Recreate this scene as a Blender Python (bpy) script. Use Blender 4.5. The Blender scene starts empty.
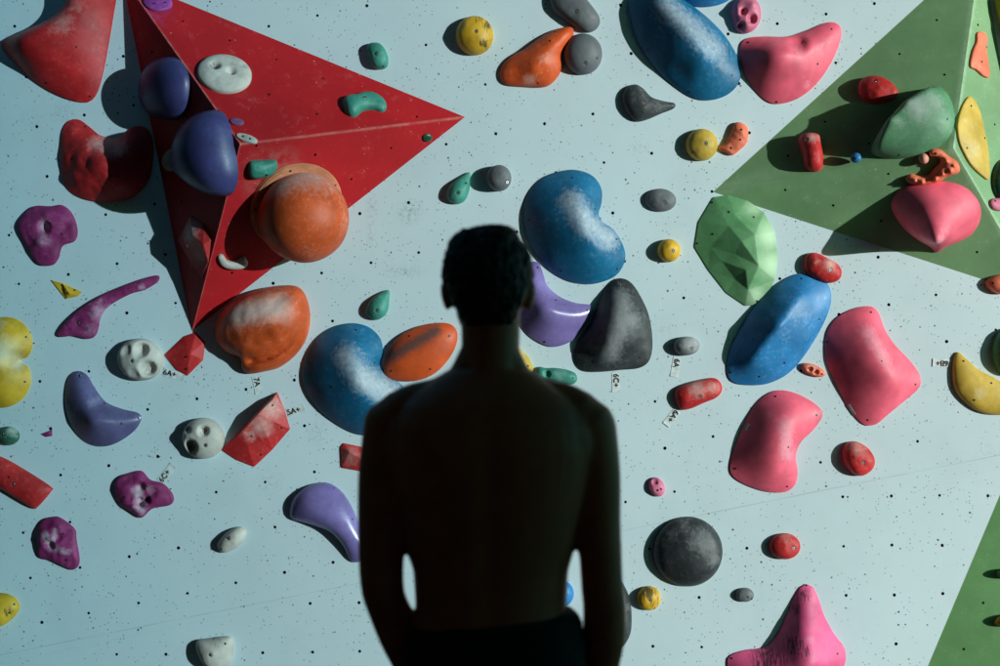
import bpy, bmesh, math, random
import numpy as np
from mathutils import Vector, Matrix, noise, Euler
from mathutils.geometry import delaunay_2d_cdt

random.seed(7); rng = np.random.default_rng(7)
SC = bpy.context.scene
COL = SC.collection
R = math.radians
S = 0.004                      # metres of wall per unit of the plan
D = 4.0 / (36.0 / 50.0)        # camera distance from the wall
EYE = 1.6
CAM = Vector((0, -D, EYE))
SUN = Vector((0.815, -0.565, 0.085)).normalized()   # towards the sun

# ------------------------------------------------------------------ helpers
def lin(c):
    out = []
    for v in c:
        v /= 255.0
        out.append(v / 12.92 if v <= .04045 else ((v + .055) / 1.055) ** 2.4)
    return out

def tag(o, label=None, cat=None, group=None, kind=None):
    if label: o['label'] = label
    if cat: o['category'] = cat
    if group: o['group'] = group
    if kind: o['kind'] = kind
    return o

def link(name, me, mats=(), parent=None, mw=None):
    o = bpy.data.objects.new(name, me); COL.objects.link(o)
    for m in mats: me.materials.append(m)
    if mw is not None: o.matrix_world = mw
    if parent is not None:
        o.parent = parent
        o.matrix_parent_inverse = Matrix.Identity(4)
    return o

class Plane:
    def __init__(s, o, n, ex=None):
        s.o = Vector(o); s.n = Vector(n).normalized()
        X = Vector(ex) if ex else Vector((1, 0, 0))
        s.ex = (X - s.n * s.n.dot(X)).normalized(); s.ey = s.n.cross(s.ex)
    def hit(s, px, py, h=0.0):
        P = Vector(((px - 500) * S, 0, EYE + (333 - py) * S)); d = P - CAM
        t = (s.o + s.n * h - CAM).dot(s.n) / d.dot(s.n)
        w = CAM + d * t
        q = w - s.o
        return Vector((q.dot(s.ex), q.dot(s.ey)))
    def mat(s, u, v):
        m = Matrix.Identity(4)
        for i in range(3):
            m[i][0] = s.ex[i]; m[i][1] = s.ey[i]; m[i][2] = s.n[i]
        p = s.o + s.ex * u + s.ey * v
        for i in range(3): m[i][3] = p[i]
        return m

WALL = Plane((0, 0, EYE), (0, -1, 0))
FACES = {'wall': WALL}
def world(px, py, h=0.0):
    q = WALL.hit(px, py, h)
    return Vector((q.x, -h, EYE + q.y))

# ------------------------------------------------------------------ materials
def nt(name):
    m = bpy.data.materials.new(name); m.use_nodes = True
    t = m.node_tree; b = t.nodes['Principled BSDF']
    return m, t, b
def N(t, kind, **kw):
    n = t.nodes.new(kind)
    for k, v in kw.items(): setattr(n, k, v)
    return n
def ramp(t, src, a, b, lo=0.0, hi=1.0):
    n = N(t, 'ShaderNodeMapRange'); n.clamp = True
    n.inputs[1].default_value = a; n.inputs[2].default_value = b
    n.inputs[3].default_value = lo; n.inputs[4].default_value = hi
    t.links.new(src, n.inputs[0]); return n.outputs[0]
def mth(t, op, a, b=None, c=None):
    n = N(t, 'ShaderNodeMath', operation=op)
    for i, v in enumerate((a, b, c)):
        if v is None: continue
        if hasattr(v, 'links'): t.links.new(v, n.inputs[i])
        else: n.inputs[i].default_value = v
    return n.outputs[0]
def mix(t, fac, a, b, mode='MIX'):
    n = N(t, 'ShaderNodeMix', data_type='RGBA', blend_type=mode)
    for s, v in ((n.inputs[0], fac), (n.inputs[6], a), (n.inputs[7], b)):
        if hasattr(v, 'links'): t.links.new(v, s)
        else: s.default_value = v if isinstance(v, float) else (*v[:3], 1)
    return n.outputs[2]
def tex(t, co, scale, detail=4, rough=.55):
    n = N(t, 'ShaderNodeTexNoise'); n.inputs['Scale'].default_value = scale
    n.inputs['Detail'].default_value = detail; n.inputs['Roughness'].default_value = rough
    t.links.new(co, n.inputs['Vector']); return n.outputs['Fac']
def coord(t):
    return N(t, 'ShaderNodeNewGeometry').outputs['Position']
def specks(t, co, scale, radius, keep, cluster=None):
    v = N(t, 'ShaderNodeTexVoronoi'); v.inputs['Scale'].default_value = scale
    t.links.new(co, v.inputs['Vector'])
    sep = N(t, 'ShaderNodeSeparateColor'); t.links.new(v.outputs['Color'], sep.inputs[0])
    rad = mth(t, 'MULTIPLY', sep.outputs[1], radius * scale)
    near = mth(t, 'LESS_THAN', v.outputs['Distance'], rad)
    k = mth(t, 'LESS_THAN', sep.outputs[0], keep)
    if cluster is not None:
        k = mth(t, 'LESS_THAN', sep.outputs[0], cluster)
    return mth(t, 'MULTIPLY', near, k)
def flat_pos(t, co):
    # project on the wall plane so the specks are small round dots
    s = N(t, 'ShaderNodeVectorMath', operation='MULTIPLY'); t.links.new(co, s.inputs[0]); s.inputs[1].default_value = (1, 0, 1)
    return s.outputs[0]
def add_bump(t, b, h, strength, dist):
    n = N(t, 'ShaderNodeBump'); n.inputs['Strength'].default_value = strength; n.inputs['Distance'].default_value = dist
    t.links.new(h, n.inputs['Height']); t.links.new(n.outputs[0], b.inputs['Normal'])
def line_dist(t, co, p0, p1):
    d = (Vector(p1) - Vector(p0)).normalized()
    s = N(t, 'ShaderNodeVectorMath', operation='SUBTRACT'); t.links.new(co, s.inputs[0]); s.inputs[1].default_value = p0
    c = N(t, 'ShaderNodeVectorMath', operation='CROSS_PRODUCT'); t.links.new(s.outputs[0], c.inputs[0]); c.inputs[1].default_value = d
    l = N(t, 'ShaderNodeVectorMath', operation='LENGTH'); t.links.new(c.outputs[0], l.inputs[0])
    return l.outputs['Value']
def point_dist(t, co, p, sc=(1, 1, 1)):
    s = N(t, 'ShaderNodeVectorMath', operation='SUBTRACT'); t.links.new(co, s.inputs[0]); s.inputs[1].default_value = p
    c = N(t, 'ShaderNodeVectorMath', operation='MULTIPLY'); t.links.new(s.outputs[0], c.inputs[0]); c.inputs[1].default_value = sc
    l = N(t, 'ShaderNodeVectorMath', operation='LENGTH'); t.links.new(c.outputs[0], l.inputs[0])
    return l.outputs['Value']

_hm = {}
def hold_mat(key, rgb, rough=.55, chalk=(200, 196, 192), second=None, grain=.35, dust=.25):
    """plastic/resin hold: attribute 'wear' R = chalk, G = black rubber marks and darkened pockets, B = second colour"""
    if key in _hm: return _hm[key]
    m, t, b = nt(key); co = coord(t)
    base = lin(rgb)
    n1 = tex(t, co, 9, 5); n2 = tex(t, co, 60, 6, .7); n3 = tex(t, co, 300, 3)
    at = N(t, 'ShaderNodeAttribute', attribute_name='wear')
    sp = N(t, 'ShaderNodeSeparateColor'); t.links.new(at.outputs['Color'], sp.inputs[0])
    dark = [c * .72 for c in base]; lite = [min(1, c * 1.12 + .004) for c in base]
    c = mix(t, ramp(t, n1, .35, .68), dark, lite)
    if second:
        c = mix(t, sp.outputs[2], c, lin(second))
    ch = lin(chalk)
    # thin dusting everywhere + real patches
    du = mth(t, 'MULTIPLY', ramp(t, n2, .52, .78), ramp(t, n1, .4, .7, dust * .25, dust))
    c = mix(t, du, c, ch)
    k = mth(t, 'ADD', sp.outputs[0], mth(t, 'MULTIPLY', mth(t, 'SUBTRACT', n2, .5), .95))
    k = mth(t, 'MULTIPLY', ramp(t, k, .15, 1.05, 0, .92), ramp(t, sp.outputs[0], .02, .2))
    c = mix(t, k, c, ch)
    # streaky rubber, also the black inside pockets
    w = N(t, 'ShaderNodeMapping'); w.inputs['Scale'].default_value = (3.2, 1, .5); w.inputs['Rotation'].default_value = (0, .25, 0)
    t.links.new(co, w.inputs[0])
    n4 = tex(t, w.outputs[0], 42, 5, .75)
    g = mth(t, 'MULTIPLY', ramp(t, mth(t, 'ADD', n4, mth(t, 'MULTIPLY', sp.outputs[1], .3)), .62, .74, 0, .85), ramp(t, sp.outputs[1], .05, .3))
    c = mix(t, g, c, (.02, .022, .02))
    # fine pits
    pit = specks(t, co, 70, .0022, .3)
    c = mix(t, mth(t, 'MULTIPLY', pit, .45), c, [x * .35 for x in base])
    t.links.new(c, b.inputs['Base Color'])
    rr = mth(t, 'ADD', ramp(t, n2, .3, .7, rough - .08, rough + .1), mth(t, 'MULTIPLY', k, .3))
    t.links.new(rr, b.inputs['Roughness'])
    b.inputs['Specular IOR Level'].default_value = .35 if rough > .4 else .5
    add_bump(t, b, mth(t, 'ADD', mth(t, 'MULTIPLY', n2, .6), mth(t, 'MULTIPLY', n3, .5)), grain, .003)
    _hm[key] = m; return m

def plain_mat(key, c, rough=.6, metal=0.0, bump=.15, scale=40):
    if key in _hm: return _hm[key]
    m, t, b = nt(key); co = coord(t)
    n = tex(t, co, scale, 5)
    t.links.new(mix(t, ramp(t, n, .3, .7), [x * .7 for x in c], [min(1, x * 1.2) for x in c]), b.inputs['Base Color'])
    b.inputs['Roughness'].default_value = rough; b.inputs['Metallic'].default_value = metal
    if bump: add_bump(t, b, n, bump, .004)
    _hm[key] = m; return m

M_HOLE = plain_mat('hole_dark', (.006, .007, .008), .9, bump=0)
M_STEEL = plain_mat('bolt_steel', (.62, .62, .62), .4, 1.0, bump=0)
M_SCREW = plain_mat('screw_black', (.012, .013, .014), .5, .3, bump=0)

def wall_paint():
    m, t, b = nt('wall_paint'); co = coord(t); fp = flat_pos(t, co)
    c0 = (.56, .665, .715)
    n1 = tex(t, co, 1.1, 5); n2 = tex(t, co, 14, 6, .65); n3 = tex(t, co, 3.2, 5, .6)
    c = mix(t, ramp(t, n1, .3, .7), [x * .94 for x in c0], [x * 1.05 for x in c0])
    c = mix(t, ramp(t, n2, .45, .75, 0, .22), c, (.56, .68, .69))
    c = mix(t, ramp(t, n3, .5, .78, 0, .22), c, (.36, .47, .48))
    # spin marks and old screw holes
    cl = ramp(t, tex(t, co, 5.5, 2), .38, .62, .14, .8)
    d1 = specks(t, fp, 34, .0035, .4, cl)
    cl2 = ramp(t, tex(t, co, 8.0, 2), .4, .66, .12, .6)
    d2 = specks(t, fp, 24, .0044, .2, cl2)
    dd = specks(t, fp, 80, .003, .35, cl)
    k = mth(t, 'MAXIMUM', mth(t, 'MULTIPLY', d1, .85), mth(t, 'MULTIPLY', d2, .9))
    k = mth(t, 'MAXIMUM', k, mth(t, 'MULTIPLY', dd, .5))
    c = mix(t, k, c, (.02, .03, .033))
    wl = specks(t, fp, 33, .0016, .3)
    c = mix(t, mth(t, 'MULTIPLY', wl, .7), c, (.78, .82, .82))
    # smudges of shoe rubber
    sm = None
    fine = tex(t, co, 70, 6, .8)
    for (px, py, r, sx, a) in [(411, 212, .05, 1, .75), (372, 208, .04, 1.6, .55), (404, 272, .05, .6, .6), (62, 112, .05, 1, .4), (742, 30, .06, 1, .3),
                               (371, 233, .035, 1.8, .45), (660, 330, .06, 1, .25), (270, 484, .06, 1, .3), (30, 120, .05, 1, .3), (640, 150, .05, 1, .25), (985, 450, .05, 1, .25), (318, 432, .05, 1.2, .4)]:
        d = point_dist(t, co, world(px, py), (sx, 1, 1 / sx))
        g = mth(t, 'MULTIPLY', ramp(t, d, 0, r * 1.3, a, 0), ramp(t, fine, .47, .62))
        sm = g if sm is None else mth(t, 'MAXIMUM', sm, g)
    c = mix(t, sm, c, (.13, .16, .16))
    # joints between the plywood panels
    w = mth(t, 'MULTIPLY', tex(t, co, 6, 3), 1.0)
    for (a, bb, wd, st) in [((0, 655), (750, 505), .0022, .3), ((604, -60), (746, 560), .0012, .05), ((-120, 60), (0, 655), .0012, .05), ((-100, 415), (1100, 172), .0016, .07), ((750, 505), (1000, 452), .0015, .1)]:
        d = line_dist(t, co, world(*a), world(*bb))
        g = mth(t, 'MULTIPLY', ramp(t, d, wd * .5, wd, st, 0), ramp(t, w, .38, .6, .35, 1))
        c = mix(t, g, c, (.10, .14, .15))
    t.links.new(c, b.inputs['Base Color'])
    b.inputs['Roughness'].default_value = .72; b.inputs['Specular IOR Level'].default_value = .25
    hgt = mth(t, 'SUBTRACT', mth(t, 'MULTIPLY', tex(t, co, 90, 5, .7), .5), k)
    add_bump(t, b, hgt, .25, .003)
    return m

def volume_mat(key, rgb, ridges, fleck=(200, 150, 145), tint=None):
    m, t, b = nt(key); co = coord(t)
    base = lin(rgb)
    n1 = tex(t, co, 3, 6, .6); n2 = tex(t, co, 30, 7, .72); n3 = tex(t, co, 12, 5, .7)
    c = mix(t, ramp(t, n1, .32, .68), [x * .8 for x in base], [x * 1.12 for x in base])
    cl = ramp(t, n3, .5, .72, .02, .5)
    f = specks(t, co, 62, .0035, .3, cl); f2 = specks(t, co, 130, .0022, .3, cl)
    c = mix(t, mth(t, 'MULTIPLY', mth(t, 'MAXIMUM', f, mth(t, 'MULTIPLY', f2, .8)), .75), c, lin(fleck))
    c = mix(t, ramp(t, n2, .56, .78, 0, .35), c, [x * .55 for x in base])
    c = mix(t, mth(t, 'MULTIPLY', ramp(t, n2, .5, .66), ramp(t, n3, .52, .7, 0, .28)), c, lin(fleck))
    for a, bb, w, st in ridges:
        d = line_dist(t, co, a, bb)
        g = mth(t, 'MULTIPLY', ramp(t, d, w * .3, w, st, 0), ramp(t, n2, .38, .62, .35, 1))
        c = mix(t, g, c, lin(fleck))
    if tint:
        for (p, r, col, st) in tint:
            g = mth(t, 'MULTIPLY', ramp(t, point_dist(t, co, p), 0, r, st, 0), ramp(t, n2, .4, .58))
            c = mix(t, g, c, lin(col))
    t.links.new(c, b.inputs['Base Color'])
    b.inputs['Roughness'].default_value = .6; b.inputs['Specular IOR Level'].default_value = .3
    add_bump(t, b, n2, .25, .002)
    return m

# ------------------------------------------------------------------ flat panels with real bolt holes
def inside(P, poly):
    x, y = P[:, 0], P[:, 1]; c = np.zeros(len(P), bool); n = len(poly)
    for i in range(n):
        x1, y1 = poly[i]; x2, y2 = poly[(i + 1) % n]
        k = ((y1 > y) != (y2 > y)) & (x < (x2 - x1) * (y - y1) / ((y2 - y1) or 1e-12) + x1)
        c ^= k
    return c
def sdist(P, poly):
    A = np.array(poly); B = np.roll(A, -1, 0); d = np.full(len(P), 1e9)
    for a, b in zip(A, B):
        ab = b - a; L = (ab ** 2).sum() + 1e-18
        tt = np.clip(((P - a) @ ab) / L, 0, 1)
        d = np.minimum(d, np.hypot(*(P - a - tt[:, None] * ab).T))
    return d

def panel(bm, pl, poly, holes, r=.005, depth=.02, seg=10):
    """poly: outline in plane coords; holes: centres. Adds the face with real holes."""
    V = [Vector(p) for p in poly]; E = [(i, (i + 1) % len(poly)) for i in range(len(poly))]
    hs = []
    if holes:
        H = np.array([(h[0], h[1]) for h in holes])
        ok = inside(H, poly) & (sdist(H, poly) > r * 2.2)
        hs = [tuple(H[i]) for i in range(len(H)) if ok[i]]
    rings = []
    for (x, y) in hs:
        s = len(V); rings.append(s)
        rr = r * random.uniform(.85, 1.15)
        for k in range(seg):
            a = 2 * math.pi * k / seg
            V.append(Vector((x + rr * math.cos(a), y + rr * math.sin(a))))
        E += [(s + k, s + (k + 1) % seg) for k in range(seg)]
    vo, eo, fo, ov, oe, of = delaunay_2d_cdt(V, E, [], 1, 1e-6)
    vs = [bm.verts.new(pl.o + pl.ex * v.x + pl.ey * v.y) for v in vo]
    fs = []
    for f in fo:
        c = (vo[f[0]] + vo[f[1]] + vo[f[2]]) / 3
        if any((c.x - x) ** 2 + (c.y - y) ** 2 < (r * .95) ** 2 for (x, y) in hs): continue
        try: fc = bm.faces.new([vs[i] for i in f])
        except ValueError: continue
        fc.normal_update()
        if fc.normal.dot(pl.n) < 0: fc.normal_flip()
    inv = {}
    for i, o in enumerate(ov):
        for k in o: inv[k] = i
    for s in rings:
        idx = [inv[s + k] for k in range(seg)]
        back = [bm.verts.new(vs[i].co - pl.n * depth) for i in idx]
        for k in range(seg):
            q = bm.faces.new([vs[idx[k]], vs[idx[(k + 1) % seg]], back[(k + 1) % seg], back[k]]); q.material_index = 1
        q = bm.faces.new(back); q.material_index = 1

# ---- the bolt-hole grid of the big panel (plywood hung at a slight slant) and of the bottom panel
holes = []
def add_holes():
    hp = []
    for n in range(-6, 24):
        for m in range(-9, 15):
            mm = m * (1 - .007 * m) if m > 0 else m
            x = 68 + n * 48.68 + mm * 10.6; y = 274 - n * 10.09 + mm * 49.4
            if y < 650 - .2 * x - 4 or x > 750:
                if x > 750 and y > 505 - (x - 750) * .21 - 8: continue
                hp.append((x, y))
    for n in range(-20, 12):
        for m in range(-1, 8):
            x = 842 + n * 48.7 + m * 1.9; y = 497 - n * .72 + m * 49.2
            lim = 655 - .2 * x if x < 750 else 505 - (x - 750) * .21
            if y > lim + 10: hp.append((x, y))
    for (x, y) in hp:
        if random.random() < .07: continue
        q = WALL.hit(x + random.gauss(0, .5), y + random.gauss(0, .5))
        holes.append((q.x, q.y))
add_holes()

# ------------------------------------------------------------------ wall volumes (pyramids bolted to the wall)
def volume(base, apex, h, mat, label, names, nh=10, kind='wall_volume', grp=None):
    B = [world(*p) for p in base]; A = world(apex[0], apex[1], h)
    bm = bmesh.new(); n = len(B); ctr = sum(B, Vector()) / n
    for i in range(n):
        p, q = B[i], B[(i + 1) % n]
        nn = (q - p).cross(A - p).normalized()
        mid = (p + q + A) / 3
        if nn.dot(Vector((0, -1, 0))) < 0: nn = -nn
        pl = Plane(A, nn); FACES[names[i]] = pl
        to = lambda w: ((w - pl.o).dot(pl.ex), (w - pl.o).dot(pl.ey))
        poly = [to(p), to(q), to(A)]
        hl = []
        # holes laid in rows parallel to the base edge
        e = (q - p).normalized(); f = nn.cross(e)
        if f.dot(A - p) < 0: f = -f
        for a in range(-4, 14):
            for b in range(0, 7):
                w = p + e * (.11 + a * .2 + (.05 if b % 2 else 0)) + f * (.1 + b * .19)
                hl.append(to(w))
        panel(bm, pl, poly, hl, r=.005, depth=.012)
    bmesh.ops.remove_doubles(bm, verts=bm.verts[:], dist=1e-5)
    # closed back, a hair inside the wall
    c = B[0].copy()
    for v in bm.verts: v.co -= c
    me = bpy.data.meshes.new(kind); bm.to_mesh(me); bm.free()
    o = link(kind, me, (mat, M_HOLE)); o.location = c
    tag(o, label, 'wall volume', grp or 'angular volumes fixed to the climbing wall')
    return o, B, A

# red pyramid
rb = [(122, -23), (465, 117), (192, 331)]; ra = (240, 144); rh = .355
RA = world(*ra, rh)
M_RED = volume_mat('red_volume_paint', (178, 22, 30), [(world(*rb[0]), RA, .009, .55), (world(*rb[1]), RA, .009, .5), (world(*rb[2]), RA, .006, .3)],
                   fleck=(214, 140, 132), tint=[(world(156, 8, .1), .1, (165, 70, 140), .5), (world(275, 180, .25), .16, (225, 170, 160), .3)])
volume(rb, ra, rh, M_RED, 'large red pyramid volume with worn ridges carrying an orange ball, above left of the man', ['ru', 'rl', 'rd'])
# green pyramid
gb = [(981, -52), (1040, 298), (713, 192)]; ga = (953, 148); gh = .205
GA = world(*ga, gh)
M_GREEN = volume_mat('green_volume_paint', (116, 154, 110), [(world(*gb[0]), GA, .022, .55), (world(*gb[1]), GA, .018, .5), (world(*gb[2]), world(760, 176, .05), .05, .25)],
                     fleck=(172, 200, 168))
volume(gb, ga, gh, M_GREEN, 'large pale green pyramid volume at the upper right with a pink cone hold on it', ['gr', 'gl', 'gu'])
M_GREEN2 = volume_mat('green_volume_paint_dark', (108, 156, 100), [], fleck=(165, 195, 160))
volume([(1007, 478), (1180, 690), (890, 756)], (1052, 668), .09, M_GREEN2, 'green volume with a straight slanting edge low at the right, mostly cut off', ['b1', 'b2', 'bl'])
# yellow-green sliver of another volume behind the green pyramid
M_OLIVE = volume_mat('olive_volume_paint', (150, 146, 40), [], fleck=(205, 205, 150))
volume([(990, -40), (1120, -30), (1046, 240)], (1040, 20), .12, M_OLIVE, 'olive yellow volume just showing beyond the top of the pale green pyramid', ['o1', 'o2', 'o3'])

# ------------------------------------------------------------------ climbing wall
bm = bmesh.new()
x0, x1, z0, z1 = -3.98, 3.9, .22 - EYE, 3.9 - EYE
panel(bm, WALL, [(x0, z0), (x1, z0), (x1, z1), (x0, z1)], holes, r=.0064, depth=.022)
me = bpy.data.meshes.new('climbing_wall'); bm.to_mesh(me); bm.free()
wall = link('climbing_wall', me, (wall_paint(), M_HOLE))
tag(wall, 'pale blue plywood climbing wall peppered with bolt holes and scuffs behind the man', 'climbing wall')

# ------------------------------------------------------------------ climbing holds
def spline(pts, n):
    P = np.array(pts, float); k = len(P); out = []
    for i in range(k):
        p0, p1, p2, p3 = P[(i - 1) % k], P[i], P[(i + 1) % k], P[(i + 2) % k]
        for j in range(n):
            t = j / n
            out.append(.5 * ((2 * p1) + (-p0 + p2) * t + (2 * p0 - 5 * p1 + 4 * p2 - p3) * t * t + (-p0 + 3 * p1 - 3 * p2 + p3) * t ** 3))
    return np.array(out)
def resample(P, n):
    Q = np.vstack([P, P[:1]]); L = np.r_[0, np.cumsum(np.hypot(*(Q[1:] - Q[:-1]).T))]
    s = np.linspace(0, L[-1], n, endpoint=False)
    return np.c_[np.interp(s, L, Q[:, 0]), np.interp(s, L, Q[:, 1])]
def ell(cx, cy, rx, ry, rot=0, n=14):
    a = R(rot); o = []
    for i in range(n):
        t = 2 * math.pi * i / n
        x, y = rx * math.cos(t), ry * math.sin(t)
        o.append((cx + x * math.cos(a) - y * math.sin(a), cy + x * math.sin(a) + y * math.cos(a)))
    return o

def disc_mesh(name, r, h, seg=12, hexr=None):
    bm = bmesh.new()
    a = [bm.verts.new((r * math.cos(2 * math.pi * k / seg), r * math.sin(2 * math.pi * k / seg), -h)) for k in range(seg)]
    b = [bm.verts.new((v.co.x, v.co.y, h * .6)) for v in a]
    c = [bm.verts.new((v.co.x * .8, v.co.y * .8, h)) for v in a]
    for k in range(seg):
        j = (k + 1) % seg
        bm.faces.new((a[k], a[j], b[j], b[k])); bm.faces.new((b[k], b[j], c[j], c[k]))
    if hexr:
        d = [bm.verts.new((hexr * math.cos(2 * math.pi * k / seg), hexr * math.sin(2 * math.pi * k / seg), h)) for k in range(seg)]
        e = [bm.verts.new((v.co.x, v.co.y, -h * .6)) for v in d]
        for k in range(seg):
            j = (k + 1) % seg
            bm.faces.new((c[k], c[j], d[j], d[k])); f = bm.faces.new((d[k], d[j], e[j], e[k])); f.material_index = 1
        f = bm.faces.new(e); f.material_index = 1
    else: bm.faces.new(c)
    me = bpy.data.meshes.new(name); bm.to_mesh(me); bm.free(); return me
ME_BOLT = disc_mesh('bolt', .0070, .004, 12, .0028); ME_BOLT.materials.append(M_STEEL); ME_BOLT.materials.append(M_HOLE)
ME_SCREW = disc_mesh('screw', .0044, .0014, 10); ME_SCREW.materials.append(M_SCREW)

HOLDS = []
def fastener(kind, me, parent, loc, nrm):
    o = bpy.data.objects.new(kind, me); COL.objects.link(o); o.parent = parent
    q = Vector((0, 0, 1)).rotation_difference(Vector(nrm).normalized())
    o.location = loc; o.rotation_mode = 'QUATERNION'; o.rotation_quaternion = q
    return o

def hold(label, pts, H, mat, face='wall', p=.5, src=(), dents=(), chalk=(), rub_dark=(), sec=(), bolts=(), screws=(), sharp=False,
         group=None, base=.006, bumps=(), noise_a=.004, res=22, flat=False, k=.3, skew=None, tagc='climbing hold', name='climbing_hold', br=.0085, keepH=False, plates=()):
    pl = FACES[face]
    if face == 'wall' and H >= .1 and not keepH: H *= .7; p = max(p, .95)
    elif H < .1 and not keepH: H *= .82
    P = np.array(pts, float)
    P = spline(P, 10) if not sharp else P
    if sharp:
        P = resample(P, 8 * len(pts)) if len(pts) < 3 else np.vstack([np.linspace(P[i], P[(i + 1) % len(P)], 9)[:-1] for i in range(len(P))])
    U = np.array([tuple(pl.hit(x, y, H * k)) for x, y in P])
    if not sharp: U = resample(U, 84)
    ctr = U.mean(0); U = U - ctr
    area = .5 * abs(np.dot(U[:, 0], np.roll(U[:, 1], -1)) - np.dot(U[:, 1], np.roll(U[:, 0], -1)))
    s = math.sqrt(area) / res
    tl = lambda px, py, h=None: np.array(tuple(pl.hit(px, py, H * .75 if h is None else h))) - ctr
    # sample points
    lo, hi = U.min(0), U.max(0)
    G = []
    r = 0; y = lo[1]
    while y < hi[1]:
        xs = np.arange(lo[0] + (s / 2 if r % 2 else 0), hi[0], s)
        G.append(np.c_[xs, np.full(len(xs), y)]); y += s * .866; r += 1
    G = np.vstack(G); G = G[inside(G, U)]; G = G[sdist(G, U) > s * 1.15]
    ring = []
    nb = len(U); tng = np.roll(U, -1, 0) - np.roll(U, 1, 0); nrm = np.c_[-tng[:, 1], tng[:, 0]]; nrm /= np.hypot(*nrm.T)[:, None] + 1e-12
    if not inside(U[:1] + nrm[:1] * s * .05, U)[0]: nrm = -nrm
    for d in (.12, .38, .8):
        Q = U + nrm * s * d; ok = inside(Q, U) & (sdist(Q, U) > s * d * .8)
        ring.append(Q[ok])
    BL = [tl(*b_) for b_ in bolts]
    keep = np.ones(len(G), bool); extra = []
    for c in BL:
        keep &= np.hypot(*(G - c).T) > br * 1.5
        ring = [q[np.hypot(*(q - c).T) > br * 1.4] for q in ring]
        for rr in (br * .84, br * 1.0, br * 1.3):
            a = np.linspace(0, 2 * math.pi, 12, endpoint=False)
            extra.append(np.c_[c[0] + rr * np.cos(a), c[1] + rr * np.sin(a)])
        extra.append(np.array([c]))
    allp = np.vstack([U] + ring + [G[keep]] + ([e[inside(e, U)] for e in extra] if extra else []))
    E = [(i, (i + 1) % nb) for i in range(nb)]
    vo, eo, fo, ov, _, _ = delaunay_2d_cdt([Vector(v) for v in allp], E, [], 1, 1e-7)
    V = np.array([tuple(v) for v in vo]); F = np.array([f for f in fo if len(f) == 3])
    fr = V[F]; ar = .5 * ((fr[:, 1, 0] - fr[:, 0, 0]) * (fr[:, 2, 1] - fr[:, 0, 1]) - (fr[:, 2, 0] - fr[:, 0, 0]) * (fr[:, 1, 1] - fr[:, 0, 1]))
    F[ar < 0] = F[ar < 0][:, ::-1]
    F = F[np.abs(ar) > 1e-12]; ar = np.abs(ar[np.abs(ar) > 1e-12])
    n = len(V)
    L = np.zeros((n, n)); M = np.zeros(n)
    for a, b, c in ((0, 1, 2), (1, 2, 0), (2, 0, 1)):
        i, j, o = F[:, a], F[:, b], F[:, c]
        e1 = V[i] - V[o]; e2 = V[j] - V[o]
        w = (e1 * e2).sum(1) / (2 * np.abs(e1[:, 0] * e2[:, 1] - e1[:, 1] * e2[:, 0]) + 1e-15)
        w = np.clip(w, -5, 50) * .5 * 2 * .5
        np.add.at(L, (i, i), w); np.add.at(L, (j, j), w); np.add.at(L, (i, j), -w); np.add.at(L, (j, i), -w)
        np.add.at(M, i, ar / 3)
    cnt = {}
    for f in F:
        for a, b in ((f[0], f[1]), (f[1], f[2]), (f[2], f[0])):
            kk = (min(a, b), max(a, b)); cnt.setdefault(kk, []).append((a, b))
    bed = [v[0] for v in cnt.values() if len(v) == 1]
    bset = sorted({i for e in bed for i in e}); isb = np.zeros(n, bool); isb[bset] = True
    f0 = np.ones(n)
    for sr in src:
        if len(sr) == 4:
            x, y, rr, w = sr; d = np.hypot(*(V - tl(x, y)).T)
        else:
            x, y, X, Y, rr, w = sr; a = tl(x, y); b = tl(X, Y); ab = b - a
            tt = np.clip(((V - a) @ ab) / (ab @ ab), 0, 1); d = np.hypot(*(V - a - tt[:, None] * ab).T)
        f0 += w * np.exp(-(d / (rr * S)) ** 2)
    f0 = np.maximum(f0, 0.0)
    I = ~isb; u = np.zeros(n)
    u[I] = np.linalg.solve(L[np.ix_(I, I)], (M * f0)[I]); u = np.maximum(u, 0); u /= u.max()
    z = base + (H - base) * u ** p
    edge = np.clip(sdist(V, U) / (s * 3), 0, 1)
    for (x, y, rr, dep) in dents:
        d = np.hypot(*(V - tl(x, y)).T) / (rr * S); z -= dep * np.exp(-d ** 4 * .7) * edge
    for (x, y, rr, dep) in bumps:
        d = np.hypot(*(V - tl(x, y)).T) / (rr * S); z += dep * np.exp(-d ** 2) * edge
    if noise_a:
        off = Vector((ctr[0] * 7, ctr[1] * 7, 0))
        z += np.array([noise.fractal(Vector((v[0], v[1], 0)) * 14 + off, 1, 2, 3) * noise_a for v in V]) * edge
    z = np.maximum(z, base * .8)
    zs = z.copy()
    for c in BL:
        d = np.hypot(*(V - c).T); z[d < br * .9] -= .011
    z = np.maximum(z, .001)
    wear = np.zeros((n, 4)); wear[:, 3] = 1
    for ch, lst in ((0, chalk), (1, rub_dark), (2, sec)):
        for it in lst:
            if len(it) == 4: x, y, rr, a = it; d = np.hypot(*(V - tl(x, y)).T)
            else:
                x, y, X, Y, rr, a = it; aa = tl(x, y); b = tl(X, Y); ab = b - aa
                tt = np.clip(((V - aa) @ ab) / (ab @ ab), 0, 1); d = np.hypot(*(V - aa - tt[:, None] * ab).T)
            wear[:, ch] = np.maximum(wear[:, ch], a * np.exp(-(d / (rr * S)) ** 2))
    # skirt down into the surface it is bolted to
    mp = {b: n + i for i, b in enumerate(bset)}
    verts = [(V[i, 0], V[i, 1], z[i]) for i in range(n)] + [(V[b, 0], V[b, 1], -.0012) for b in bset]
    faces = [tuple(int(q) for q in f) for f in F] + [(int(b), int(a), mp[a], mp[b]) for a, b in bed]
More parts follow.
